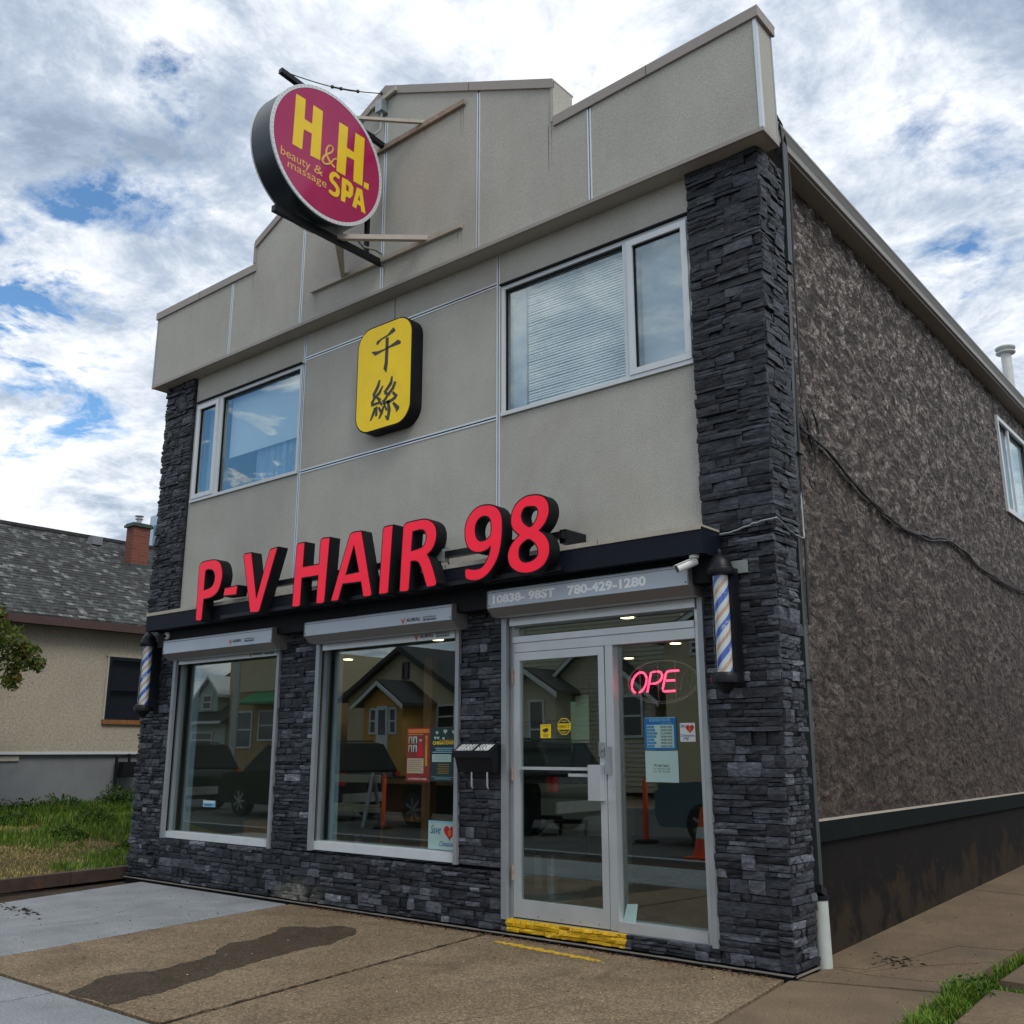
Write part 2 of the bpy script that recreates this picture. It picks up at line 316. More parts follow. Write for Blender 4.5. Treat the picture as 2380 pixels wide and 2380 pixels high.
cs=ramp(t,tone,[(.2,(.026,.025,.027)),(.55,(.045,.048,.049)),(.8,(.075,.08,.077)),(.93,(.19,.20,.19)),(1,(.34,.34,.31))])
cs=mixc(t,1.0,cs,br.outputs['Color'],'MULTIPLY')
cs=mixc(t,ramp(t,noise(t,v,.9,4,.6),[(.5,(0,0,0)),(.8,(.5,.5,.5))]),cs,(.06,.075,.06))
lk(t,cs,b.inputs['Base Color']); b.inputs['Roughness'].default_value=.9
bn=nd(t,'ShaderNodeBump'); bn.inputs['Strength'].default_value=.7; bn.inputs['Distance'].default_value=.01; lk(t,br.outputs['Fac'],bn.inputs['Height']); bn.invert=True; lk(t,bn.outputs[0],b.inputs['Normal'])
# chimney brick
m,t,g,b=nodemat('chimney_brick')
v=g.outputs['Position']; sp=nd(t,'ShaderNodeSeparateXYZ'); lk(t,v,sp.inputs[0]); cb=nd(t,'ShaderNodeCombineXYZ'); lk(t,mth(t,'ADD',sp.outputs[1],sp.outputs[0]),cb.inputs[0]); lk(t,sp.outputs[2],cb.inputs[1])
br=nd(t,'ShaderNodeTexBrick'); lk(t,cb.outputs[0],br.inputs['Vector']); br.inputs['Scale'].default_value=1; br.inputs['Brick Width'].default_value=.2; br.inputs['Row Height'].default_value=.07; br.inputs['Mortar Size'].default_value=.008
br.inputs['Color1'].default_value=(.20,.055,.032,1); br.inputs['Color2'].default_value=(.14,.038,.024,1); br.inputs['Mortar'].default_value=(.15,.085,.065,1)
lk(t,br.outputs['Color'],b.inputs['Base Color']); b.inputs['Roughness'].default_value=.9
# foliage
def leafmat(name,stops,tr=.25):
    m,t,g,b=nodemat(name)
    c=ramp(t,g.outputs['Random Per Island'],stops); 
    n5=noise(t,g.outputs['Position'],2.0,3,.5)
    c=mixc(t,1.0,c,ramp(t,n5,[(.3,(.75,.75,.75)),(.7,(1.2,1.2,1.1))]),'MULTIPLY')
    lk(t,c,b.inputs['Base Color']); b.inputs['Roughness'].default_value=.55; b.inputs['Specular IOR Level'].default_value=.3
    o=[x for x in t.nodes if x.type=='OUTPUT_MATERIAL'][0]
    tl=nd(t,'ShaderNodeBsdfTranslucent'); lk(t,c,tl.inputs[0]); mx=nd(t,'ShaderNodeMixShader'); mx.inputs[0].default_value=tr
    lk(t,b.outputs[0],mx.inputs[1]); lk(t,tl.outputs[0],mx.inputs[2]); lk(t,mx.outputs[0],o.inputs[0])
leafmat('leaf',[(0,(.045,.075,.014)),(.5,(.085,.13,.022)),(.8,(.14,.18,.035)),(.93,(.19,.14,.04)),(1,(.20,.08,.03))],.35)
leafmat('grass_green',[(0,(.045,.11,.008)),(.5,(.09,.19,.014)),(.85,(.16,.26,.025)),(1,(.30,.27,.07))])
leafmat('grass_dry',[(0,(.16,.14,.03)),(.4,(.32,.25,.08)),(.8,(.45,.36,.15)),(1,(.14,.19,.02))])
leafmat('weed_leaf',[(0,(.02,.055,.006)),(.6,(.04,.095,.01)),(1,(.08,.14,.02))])
G={'L_P':[[(-9.227,2.766,1),(-9.234,3.124,0),(-9.237,3.325,0),(-9.225,3.375,0),(-9.185,3.396,0),(-9.103,3.401,0),(-8.986,3.398,0),(-8.907,3.382,0),(-8.846,3.344,0),(-8.808,3.28,0),(-8.793,3.217,0),(-8.803,3.145,0),(-8.84,3.06,0),(-8.9,3.013,0),(-8.992,2.988,0),(-9.108,2.984,1),(-9.115,2.771,1),(-9.14,2.756,0)],[(-9.111,3.281,0),(-9.094,3.299,0),(-9.031,3.297,0),(-8.971,3.277,0),(-8.934,3.227,0),(-8.931,3.17,0),(-8.956,3.122,0),(-9.015,3.095,0),(-9.115,3.085,1)]],'L_dash':[[(-8.732,3.065,1),(-8.509,3.071,1),(-8.522,2.975,1),(-8.75,2.982,1)]],'L_V':[[(-8.438,3.368,1),(-8.423,3.389,0),(-8.372,3.39,0),(-8.305,3.388,1),(-8.175,2.897,1),(-8.006,3.357,0),(-7.984,3.381,0),(-7.873,3.389,1),(-8.113,2.771,1),(-8.141,2.76,0),(-8.263,2.766,1)]],'L_H':[[(-7.571,3.361,1),(-7.548,3.381,0),(-7.449,3.381,1),(-7.457,3.139,1),(-7.218,3.138,1),(-7.211,3.361,0),(-7.191,3.382,0),(-7.076,3.378,1),(-7.115,2.767,1),(-7.142,2.755,0),(-7.234,2.758,1),(-7.222,3.027,1),(-7.467,3.03,1),(-7.472,2.768,1),(-7.498,2.756,0),(-7.593,2.761,1)]],'L_A':[[(-7.023,2.763,1),(-6.799,3.345,0),(-6.775,3.374,0),(-6.724,3.381,0),(-6.631,3.376,1),(-6.464,2.771,1),(-6.487,2.757,0),(-6.577,2.759,1),(-6.614,2.901,1),(-6.866,2.906,1),(-6.916,2.764,1),(-6.942,2.757,0)],[(-6.729,3.258,1),(-6.646,2.996,1),(-6.825,2.992,1)]],'L_I':[[(-6.344,3.349,1),(-6.324,3.369,0),(-6.215,3.371,1),(-6.251,2.769,1),(-6.272,2.759,0),(-6.372,2.761,1)]],'L_R':[[(-6.11,2.757,1),(-6.085,3.309,0),(-6.072,3.348,0),(-6.039,3.365,0),(-5.931,3.369,0),(-5.822,3.366,0),(-5.754,3.343,0),(-5.703,3.303,0),(-5.678,3.25,0),(-5.674,3.191,0),(-5.689,3.135,0),(-5.724,3.083,0),(-5.78,3.047,1),(-5.745,2.996,0),(-5.703,2.905,0),(-5.661,2.79,1),(-5.68,2.766,0),(-5.776,2.761,1),(-5.843,2.921,0),(-5.881,2.984,0),(-5.92,3.006,0),(-5.977,3.009,1),(-5.993,2.764,1),(-6.018,2.751,0)],[(-5.963,3.274,1),(-5.901,3.277,0),(-5.84,3.271,0),(-5.808,3.242,0),(-5.797,3.194,0),(-5.816,3.142,0),(-5.856,3.118,0),(-5.975,3.104,1)]],'L_nine':[[(-5.332,2.785,1),(-5.341,2.853,0),(-5.323,2.869,0),(-5.259,2.857,0),(-5.198,2.853,0),(-5.149,2.867,0),(-5.108,2.908,0),(-5.078,2.96,0),(-5.062,3.022,1),(-5.096,3.001,0),(-5.162,2.987,0),(-5.236,2.997,0),(-5.292,3.029,0),(-5.33,3.086,0),(-5.345,3.155,0),(-5.344,3.221,0),(-5.32,3.284,0),(-5.271,3.339,0),(-5.203,3.374,0),(-5.123,3.38,0),(-5.044,3.364,0),(-4.984,3.327,0),(-4.951,3.275,0),(-4.939,3.208,0),(-4.941,3.107,0),(-4.96,2.99,0),(-4.995,2.903,0),(-5.054,2.828,0),(-5.119,2.781,0),(-5.197,2.758,0),(-5.27,2.763,0)],[(-5.122,3.283,0),(-5.08,3.262,0),(-5.062,3.227,0),(-5.058,3.161,0),(-5.067,3.116,0),(-5.091,3.096,0),(-5.127,3.082,0),(-5.176,3.084,0),(-5.212,3.113,0),(-5.231,3.167,0),(-5.226,3.223,0),(-5.202,3.262,0),(-5.165,3.282,0)]],'L_eight':[[(-4.763,3.073,1),(-4.809,3.111,0),(-4.841,3.157,0),(-4.849,3.222,0),(-4.826,3.293,0),(-4.774,3.349,0),(-4.693,3.38,0),(-4.603,3.379,0),(-4.525,3.356,0),(-4.478,3.309,0),(-4.461,3.253,0),(-4.466,3.2,0),(-4.494,3.142,0),(-4.528,3.107,0),(-4.559,3.082,1),(-4.517,3.052,0),(-4.474,2.997,0),(-4.459,2.933,0),(-4.471,2.865,0),(-4.52,2.801,0),(-4.597,2.766,0),(-4.686,2.758,0),(-4.775,2.776,0),(-4.844,2.822,0),(-4.876,2.88,0),(-4.878,2.943,0),(-4.849,3.003,0),(-4.803,3.047,0)],[(-4.705,3.287,0),(-4.637,3.288,0),(-4.593,3.274,0),(-4.573,3.239,0),(-4.588,3.183,0),(-4.627,3.139,0),(-4.652,3.127,0),(-4.695,3.149,0),(-4.731,3.191,0),(-4.737,3.242,0)],[(-4.667,3.025,0),(-4.617,2.994,0),(-4.582,2.95,0),(-4.576,2.904,0),(-4.596,2.872,0),(-4.652,2.85,0),(-4.719,2.853,0),(-4.755,2.883,0),(-4.766,2.929,0),(-4.752,2.981,0),(-4.712,3.012,0)]],'Y_poly':[[(-6.61,5.502),(-6.575,5.461),(-6.596,5.446),(-6.651,5.433),(-6.707,5.423),(-6.774,5.413),(-6.83,5.374),(-6.851,5.384),(-6.845,5.412),(-6.786,5.429),(-6.686,5.447),(-6.642,5.48)],[(-6.918,5.314),(-6.901,5.319),(-6.815,5.302),(-6.702,5.305),(-6.614,5.326),(-6.537,5.35),(-6.494,5.318),(-6.502,5.295),(-6.59,5.295),(-6.679,5.294),(-6.859,5.266),(-6.876,5.277)],[(-6.715,5.417),(-6.673,5.414),(-6.67,5.279),(-6.674,5.132),(-6.69,5.037),(-6.734,5.091),(-6.718,5.16),(-6.715,5.292)]],'Y_str':[[(-6.783,4.986,0.016),(-6.806,4.922,0.0289),(-6.87,4.839,0.0256)],[(-6.87,4.839,0.0224),(-6.809,4.804,0.016),(-6.757,4.774,0.0128)],[(-6.735,4.913,0.0128),(-6.78,4.85,0.0256),(-6.854,4.806,0.0224),(-6.891,4.758,0.0256)],[(-6.896,4.744,0.0192),(-6.834,4.746,0.0192),(-6.761,4.744,0.016)],[(-6.802,4.794,0.016),(-6.737,4.71,0.0192)],[(-6.838,4.709,0.0192),(-6.858,4.652,0.0256),(-6.898,4.584,0.0128)],[(-6.816,4.716,0.0192),(-6.816,4.614,0.0224)],[(-6.787,4.701,0.016),(-6.741,4.63,0.0224)],[(-6.605,4.984,0.0128),(-6.619,4.913,0.0289),(-6.709,4.833,0.0224)],[(-6.709,4.833,0.0192),(-6.625,4.796,0.016)],[(-6.558,4.914,0.0224),(-6.592,4.849,0.0256),(-6.658,4.8,0.0224),(-6.722,4.734,0.0256)],[(-6.716,4.723,0.0192),(-6.611,4.729,0.0224),(-6.541,4.752,0.0224)],[(-6.593,4.813,0.016),(-6.53,4.75,0.0256)],[(-6.653,4.743,0.0224),(-6.634,4.633,0.0289),(-6.65,4.537,0.0224)],[(-6.65,4.537,0.016),(-6.688,4.593,0.0096)],[(-6.583,4.702,0.016),(-6.515,4.63,0.0321),(-6.535,4.599,0.0096)],[(-6.714,4.696,0.0192),(-6.739,4.633,0.0256),(-6.774,4.58,0.0128)],[(-6.734,4.762,0.0128),(-6.668,4.641,0.016)]],'M_poly':[[[(-1.434,7.437),(-1.322,7.438),(-1.323,7.225),(-1.231,7.223),(-1.228,7.43),(-1.112,7.427),(-1.114,6.89),(-1.233,6.881),(-1.228,7.119),(-1.325,7.114),(-1.331,6.891),(-1.443,6.895)]],[[(-0.904,7.422),(-0.791,7.424),(-0.797,7.196),(-0.702,7.187),(-0.694,7.416),(-0.572,7.417),(-0.578,6.875),(-0.695,6.874),(-0.695,7.107),(-0.794,7.099),(-0.801,6.878),(-0.912,6.878)]],[[(-0.558,6.932),(-0.493,6.938),(-0.496,6.867),(-0.559,6.87)]],[[(-0.837,6.844),(-0.776,6.848),(-0.726,6.84),(-0.691,6.805),(-0.693,6.721),(-0.728,6.667),(-0.782,6.664),(-0.789,6.593),(-0.84,6.591)],[(-0.782,6.797),(-0.748,6.787),(-0.748,6.727),(-0.783,6.728)]],[[(-0.645,6.828),(-0.578,6.832),(-0.522,6.591),(-0.576,6.594),(-0.587,6.645),(-0.634,6.651),(-0.645,6.595),(-0.695,6.597)],[(-0.612,6.764),(-0.594,6.693),(-0.628,6.698)]]],'M_str':[[(-0.877,6.821,0.0381),(-0.925,6.834,0.0457),(-0.966,6.8,0.0476),(-0.968,6.749,0.0476),(-0.919,6.722,0.0495),(-0.885,6.684,0.0476),(-0.898,6.627,0.0457),(-0.939,6.612,0.0457),(-0.987,6.621,0.0381)],[(-0.934,6.904,0.0209),(-0.994,6.933,0.0285),(-1.045,6.999,0.0247),(-1.038,7.067,0.0171),(-1.004,7.109,0.0133),(-0.969,7.099,0.0152),(-0.984,7.045,0.0171),(-1.059,6.973,0.0228),(-1.091,6.902,0.0247),(-1.054,6.88,0.019),(-0.993,6.92,0.0171),(-0.954,6.981,0.0171),(-0.918,7.004,0.0133)]]}
# ---------------------------------------------------------------- geometry helpers
class MB:
    def __init__(s): s.v=[]; s.f=[]; s.t=[]
    def add(s,vs,fs,tone=0.):
        o=len(s.v); s.v+= [tuple(map(float,q)) for q in vs]; s.f+=[tuple(i+o for i in f) for f in fs]; s.t+=[tone]*len(fs); return s
    def box(s,x0,x1,y0,y1,z0,z1,tone=0.):
        x0,x1=min(x0,x1),max(x0,x1); y0,y1=min(y0,y1),max(y0,y1); z0,z1=min(z0,z1),max(z0,z1)
        return s.add([(x0,y0,z0),(x1,y0,z0),(x1,y1,z0),(x0,y1,z0),(x0,y0,z1),(x1,y0,z1),(x1,y1,z1),(x0,y1,z1)],
          [(0,3,2,1),(4,5,6,7),(0,1,5,4),(1,2,6,5),(2,3,7,6),(3,0,4,7)],tone)
    def obox(s,a,b,w,h,up=(0,0,1)):   # bar from a to b, w across, h along up
        a,b=Vector(a),Vector(b); d=(b-a).normalized(); u=Vector(up); r=d.cross(u).normalized(); u=r.cross(d).normalized()
        vs=[p+r*(sx*w/2)+u*(sz*h/2) for p in (a,b) for sx,sz in ((-1,-1),(1,-1),(1,1),(-1,1))]
        return s.add(vs,[(0,1,2,3),(7,6,5,4),(0,4,5,1),(1,5,6,2),(2,6,7,3),(3,7,4,0)])
    def tube(s,pts,r,n=8,cap=True):
        pts=[Vector(p) for p in pts]; rr=r if isinstance(r,(list,tuple)) else [r]*len(pts)
        o=len(s.v); ref=None
        for i,p in enumerate(pts):
            d=(pts[min(i+1,len(pts)-1)]-pts[max(i-1,0)])
            if d.length<1e-9: d=Vector((0,0,1))
            d.normalize()
            if ref is None: ref=Vector((0,0,1)) if abs(d.z)<.9 else Vector((1,0,0))
            a=d.cross(ref)
            if a.length<1e-4: ref=Vector((1,0,0)) if abs(d.x)<.9 else Vector((0,1,0)); a=d.cross(ref)
            a.normalize(); b=d.cross(a).normalized(); ref=-(d.cross(a)).cross(d).cross(d) if False else ref
            for k in range(n):
                t=2*math.pi*k/n; s.v.append(tuple(p+a*(math.cos(t)*rr[i])+b*(math.sin(t)*rr[i])))
        for i in range(len(pts)-1):
            for k in range(n):
                k2=(k+1)%n; s.f.append((o+i*n+k,o+i*n+k2,o+(i+1)*n+k2,o+(i+1)*n+k)); s.t.append(0.)
        if cap:
            s.f.append(tuple(o+k for k in range(n))[::-1]); s.t.append(0.)
            s.f.append(tuple(o+(len(pts)-1)*n+k for k in range(n))); s.t.append(0.)
        return s
    def lathe(s,prof,c,n=24,axis='z'):
        o=len(s.v); m=len(prof)
        for r,h in prof:
            for k in range(n):
                t=2*math.pi*k/n; a,b=r*math.cos(t),r*math.sin(t)
                q=(c[0]+a,c[1]+b,c[2]+h) if axis=='z' else ((c[0]+h,c[1]+a,c[2]+b) if axis=='x' else (c[0]+a,c[1]+h,c[2]+b))
                s.v.append(q)
        for i in range(m-1):
            for k in range(n):
                k2=(k+1)%n; s.f.append((o+i*n+k,o+i*n+k2,o+(i+1)*n+k2,o+(i+1)*n+k)); s.t.append(0.)
        s.f.append(tuple(o+k for k in range(n))[::-1]); s.f.append(tuple(o+(m-1)*n+k for k in range(n))); s.t+=[0.,0.]
        return s
    def prism(s,loops,d0,d1,plane='y'):
        """loops: outer + holes, 2-D; plane y -> (x,z) at y=d ; plane x -> (y,z) at x=d ; plane z -> (x,y)"""
        f3=(lambda a,b,d:(a,d,b)) if plane=='y' else ((lambda a,b,d:(d,a,b)) if plane=='x' else (lambda a,b,d:(a,b,d)))
        from mathutils.geometry import tessellate_polygon
        L=[[Vector((p[0],p[1],0)) for p in l] for l in loops]
        tris=tessellate_polygon(L); flat=[p for l in L for p in l]
        for d,rev in ((d0,0),(d1,1)):
            s.add([f3(p.x,p.y,d) for p in flat],[tuple(t)[::-1] if rev else tuple(t) for t in tris])
        for l in L:
            n=len(l)
            s.add([f3(p.x,p.y,d0) for p in l]+[f3(p.x,p.y,d1) for p in l],[(i,(i+1)%n,n+(i+1)%n,n+i) for i in range(n)])
        return s
    def mesh(s,name,m,smooth=False,tones=False,fixn=True):
        me=bpy.data.meshes.new(name); me.from_pydata(s.v,[],s.f)
        if fixn:
            b=bmesh.new(); b.from_mesh(me); 
            if smooth: bmesh.ops.remove_doubles(b,verts=b.verts,dist=1e-5)
            bmesh.ops.recalc_face_normals(b,faces=b.faces); b.to_mesh(me); b.free()
        if tones:
            a=me.attributes.new('tone','FLOAT','FACE'); a.data.foreach_set('value',s.t)
        me.materials.append(MATS[m])
        if smooth:
            me.polygons.foreach_set('use_smooth',[True]*len(me.polygons))
            try: me.set_sharp_from_angle(angle=R_(40))
            except Exception: pass
        me.update(); return me
    def build(s,name,m,parent=None,smooth=False,tones=False,fixn=True,**tags):
        o=bpy.data.objects.new(name,s.mesh(name,m,smooth,tones,fixn)); col.objects.link(o)
        if parent is not None: attach(o,parent)
        for k,v in tags.items(): o[k]=v
        return o
def attach(o,parent):
    o.parent=parent
    p=parent; off=Vector((0,0,0))
    while p is not None: off+=p.location; p=p.parent
    o.location=-off
def thing(name,label,cat,loc=(0,0,0),group=None):
    o=bpy.data.objects.new(name,None); col.objects.link(o); o.location=loc; o.empty_display_size=.2
    o['label']=label; o['category']=cat
    if group: o['group']=group
    return o
def copy_thing(root,delta=None,loc=None,rotz=None,label=None):
    def cp(o,par):
        c=o.copy(); col.objects.link(c); c.parent=par
        for ch in list(o.children): cp(ch,c)
        return c
    r=cp(root,None)
    if loc is not None: r.location=loc
    if rotz is not None: r.rotation_euler=(0,0,rotz)
    if label: r['label']=label
    return r
def box(name,m,b,parent=None,**k): return MB().box(*b).build(name,m,parent,**k)
def smooth_loop(pts,n=4):
    """closed outline: entries (a,b,sharp)"""
    N=len(pts); out=[]
    for i in range(N):
        p0,p1,p2,p3=[np.array(pts[(i+k-1)%N][:2],float) for k in range(4)]
        s1,s2=pts[i][2] if len(pts[i])>2 else 1,pts[(i+1)%N][2] if len(pts[(i+1)%N])>2 else 1
        out.append(tuple(p1))
        if s1 and s2: continue
        ln=np.linalg.norm(p2-p1)
        def tang(a,b,c):
            v=c-a; L=np.linalg.norm(v); return v/L*ln if L>0 else v
        t1=(p2-p1)*1. if s1 else tang(p0,p1,p2)
        t2=(p2-p1)*1. if s2 else tang(p1,p2,p3)
        for k in range(1,n):
            u=k/n; q=(2*u**3-3*u**2+1)*p1+(u**3-2*u**2+u)*t1+(-2*u**3+3*u**2)*p2+(u**3-u**2)*t2
            out.append((float(q[0]),float(q[1])))
    return out
def area(l): return .5*sum(l[i][0]*l[(i+1)%len(l)][1]-l[(i+1)%len(l)][0]*l[i][1] for i in range(len(l)))
def inset(l,d):
    """shrink a loop by d (grow when negative)"""
    s=1 if area(l)>0 else -1; out=[]; n=len(l)
    for i in range(n):
        a,b,c=[np.array(l[(i+k-1)%n][:2]) for k in range(3)]
        e1=(b-a)/(np.linalg.norm(b-a)+1e-9); e2=(c-b)/(np.linalg.norm(c-b)+1e-9)
        n1=np.array([-e1[1],e1[0]])*s; n2=np.array([-e2[1],e2[0]])*s; m=n1+n2; L=np.linalg.norm(m)
        m=m/L if L>1e-6 else n1; k=1/max(.5,float(m@n1)); q=b+m*d*k; out.append((float(q[0]),float(q[1])))
    return out
def rrect(x0,x1,z0,z1,r,n=6):
    o=[]
    for cx,cz,a0 in ((x1-r,z1-r,0),(x0+r,z1-r,90),(x0+r,z0+r,180),(x1-r,z0+r,270)):
        for k in range(n+1):
            a=R_(a0+90*k/n); o.append((cx+r*math.cos(a),cz+r*math.sin(a)))
    return o
def text_mb(s,x0,x1,z0,z1,y,plane='y',t=.002,shear=0.,bold=0.):
    """flat lettering fitted to a rectangle; faces -Y (plane y) or +X (plane x, x0..x1 are y values)"""
    cu=bpy.data.curves.new('lettering','FONT'); cu.body=s; cu.resolution_u=3; cu.shear=shear; cu.offset=bold
    ob=bpy.data.objects.new('lettering',cu); me=bpy.data.meshes.new_from_object(ob)
    v=np.array([q.co[:] for q in me.vertices]); f=[tuple(p.vertices) for p in me.polygons]
    bpy.data.objects.remove(ob); bpy.data.curves.remove(cu); bpy.data.meshes.remove(me)
    mn,mxx=v.min(0),v.max(0); sx=(x1-x0)/(mxx[0]-mn[0]+1e-9); sz=(z1-z0)/(mxx[1]-mn[1]+1e-9)
    a=x0+(v[:,0]-mn[0])*sx; b=z0+(v[:,1]-mn[1])*sz
    mb=MB(); mb.add([((p,y,q) if plane=='y' else (y,p,q)) for p,q in zip(a,b)],f); return mb
def stroke_mb(mb,pts,d,plane='y',smooth=False):
    """brush stroke with varying width, flat in its plane, as small quads and round joints"""
    if smooth and len(pts)>2:
        q=[]; 
        for i in range(len(pts)-1):
            P0,P1,P2,P3=[np.array(pts[max(0,min(len(pts)-1,i+k-1))]) for k in range(4)]
            for k in range(4):
                u=k/4; q.append(tuple(.5*((2*P1)+(-P0+P2)*u+(2*P0-5*P1+4*P2-P3)*u*u+(-P0+3*P1-3*P2+P3)*u**3)))
        q.append(tuple(pts[-1])); pts=q
    D=[d]
    f3=(lambda a,b:(a,D[0],b)) if plane=='y' else (lambda a,b:(D[0],a,b))
    for i in range(len(pts)-1):
        D[0]=d+(-1 if plane=='y' else 1)*.00012*(i+1)
        a=np.array(pts[i][:2]); b=np.array(pts[i+1][:2]); e=b-a; L=np.linalg.norm(e)
        if L<1e-6: continue
        nrm=np.array([-e[1],e[0]])/L; wa,wb=pts[i][2]/2,pts[i+1][2]/2
        mb.add([f3(*(a+nrm*wa)),f3(*(a-nrm*wa)),f3(*(b-nrm*wb)),f3(*(b+nrm*wb))],[(0,1,2,3)])
    for j,p in enumerate(pts[1:-1]):
        D[0]=d+(-1 if plane=='y' else 1)*(.00012*(j+1)+.00006)
        mb.add([f3(p[0]+p[2]/2*math.cos(2*math.pi*k/8),p[1]+p[2]/2*math.sin(2*math.pi*k/8)) for k in range(8)],[tuple(range(8))])
    return mb

# ================================================================ SETTING: ground
MB().box(-260,260,-260,260,-.42,-.25).build('ground','dirt',kind='structure')
road=MB().box(-200,200,-15.5,-5.6,-.25,-.15).build('road','asphalt',kind='structure')
MB().box(-200,200,-5.6,-5.45,-.25,-.01).build('kerb','concrete_light',kind='structure')
MB().box(-200,200,-15.65,-15.5,-.25,-.01).build('kerb','concrete_light',kind='structure')
MB().box(-200,200,-19.5,-15.65,-.25,-.02).build('pavement','concrete_old',kind='structure')
MB().box(-200,200,-60,-19.5,-.25,-.03).build('far_lawn','grass_green' if False else 'lawn_soil',kind='structure')
pav=MB().box(-16,8,-5.45,16,-.25,-.055).build('pavement_bed','dirt',kind='structure')
def slab(poly,m,z=0.,label=None,name='slab'):
    # small chamfer: top loop inset, slightly lower at the rim
    a=inset(poly,.008); b=inset(poly,.020); n=len(poly); mb=MB()
    mb.add([(p[0],p[1],-.08) for p in a]+[(p[0],p[1],z-.005) for p in a]+[(p[0],p[1],z) for p in b],
       [(i,(i+1)%n,n+(i+1)%n,n+i) for i in range(n)]+[(n+i,n+(i+1)%n,2*n+(i+1)%n,2*n+i) for i in range(n)]+[tuple(range(2*n,3*n))])
    o=mb.build(name,m,pav)
    if label: o['label']=label
    return o
slab([(-10.42,-3.10),(-7.50,-3.10),(-7.54,-2.86),(-7.66,-1.89),(-7.92,-.05),(-10.50,-.05),(-10.47,-.23),(-10.11,-1.75)],'concrete_light',label='pale fresh concrete slab')
slab([(-7.49,-3.10),(-5.068,-3.10),(-5.308,-1.23),(-5.448,-.03),(-7.90,-.03),(-7.65,-1.89),(-7.53,-2.86)],'aggregate')
slab([(-5.05,-3.10),(-2.43,-3.10),(-2.79,-1.26),(-2.925,-.03),(-5.43,-.03),(-5.29,-1.23)],'aggregate')
slab([(-2.42,-3.10),(-.9,-3.10),(-1.25,-1.5),(-2.02,-.60),(-2.03,.24),(-2.86,.0),(-2.91,-.03),(-2.78,-1.26)],'concrete_old')
for k in range(16):       # public sidewalk panels
    x=-15.2+k*1.5; slab([(x,-4.62),(x+1.49,-4.62),(x+1.49,-3.125),(x,-3.125)],'concrete_light')
# alley slabs rise gently to the back
def alley(poly,m='concrete_old'):
    h=lambda y: max(0,y-.3)*.0225
    a=inset(poly,.005); n=len(a); mb=MB()
    mb.add([(p[0],p[1],-.08) for p in a]+[(p[0],p[1],h(p[1])) for p in a],[(i,(i+1)%n,n+(i+1)%n,n+i) for i in range(n)]+[tuple(range(n,2*n))])
    return mb.build('slab',m,pav)
alley([(-2.87,.01),(-2.025,.265),(-1.96,1.7),(-2.35,1.62),(-2.62,.55),(-2.84,.49)][::1])
alley([(-2.84,.50),(-2.63,.56),(-2.36,1.63),(-1.96,1.71),(-1.92,4.1),(-2.5,4.25),(-3.3,4.40),(-3.3,.5)])
alley([(-3.3,4.41),(-2.5,4.26),(-1.92,4.11),(-1.9,8.2),(-3.3,8.2)])
alley([(-3.3,8.22),(-1.9,8.22),(-1.9,14),(-3.3,14)])
# neighbour's paving right of the weedy joint
slab([(-1.70,-2.4),(-.2,-2.4),(-.2,.40),(-1.83,.44)],'concrete_old',z=.02)
slab([(-1.83,.62),(-.2,.52),(-.2,3.2),(-1.83,3.2)],'concrete_old',z=.04)
slab([(-1.83,3.24),(-.2,3.24),(-.2,8),(-1.83,8)],'concrete_old',z=.06)
# hairline cracks, shallow dark fissures with real width
def crack(pts,w=.006,z=.0015):
    mb=MB()
    P=[]
    for i in range(len(pts)-1):
        a,b=np.array(pts[i]),np.array(pts[i+1]); n=max(2,int(np.linalg.norm(b-a)/.05))
        for k in range(n):
            q=a+(b-a)*k/n; P.append((q[0]+random.uniform(-.008,.008),q[1]+random.uniform(-.008,.008)))
    P.append(pts[-1])
    for i in range(len(P)-1):
        a,b=np.array(P[i]),np.array(P[i+1]); e=b-a; nr=np.array([-e[1],e[0]])/(np.linalg.norm(e)+1e-9)*w*random.uniform(.25,.6)
        h=lambda p: z+max(0,p[1]-.3)*.0225*(p[0]<-1.9)
        mb.add([(*(a+nr),h(a)),(*(a-nr),h(a)),(*(b-nr),h(b)),(*(b+nr),h(b))],[(0,1,2,3)])
    return mb.build('crack','dirt',pav)
crack([(-2.80,.47),(-2.64,.42),(-2.35,.43),(-2.05,.52)]); crack([(-2.64,.43),(-2.45,.75),(-2.0,1.25)]); crack([(-3.05,3.1),(-2.5,3.0),(-1.95,3.2)],.004)
crack([(-5.07,-3.1),(-5.305,-1.2),(-5.44,-.06)],.014,.0012); crack([(-8.6,-.1),(-8.9,-.9),(-8.5,-1.7),(-8.7,-2.6)],.004); crack([(-3.6,-3.0),(-3.9,-2.2),(-3.7,-1.5)],.003)
crack([(-6.9,-.25),(-6.2,-.32),(-5.6,-.22)],.004)
# damp patch on the aggregate
st=[(-6.09,-3.095,1),(-6.343,-2.718,0),(-6.264,-2.425,0),(-6.399,-1.907,0),(-6.605,-1.701,0),(-6.704,-1.159,0),(-6.921,-.875,0),(-6.80,-.74,0),(-6.667,-.728,0),(-6.60,-.53,0),(-6.31,-.612,0),(-6.082,-1.075,0),(-6.046,-1.388,0),(-5.94,-1.9,0),(-5.798,-2.382,0),(-5.70,-2.75,0),(-5.651,-3.095,1)]
lp=smooth_loop(st,6); lp=[tuple(np.array(lp[i])*(1-k/4)+np.array(lp[(i+1)%len(lp)])*k/4) for i in range(len(lp)) for k in range(4)]
lp=[(p[0]+.045*mnoise.noise((p[0]*5,p[1]*5,0))+.02*mnoise.noise((p[0]*22,p[1]*22,2)),p[1]+.045*mnoise.noise((p[0]*5,p[1]*5,5))+.02*mnoise.noise((p[0]*22,p[1]*22,7))) for p in lp]
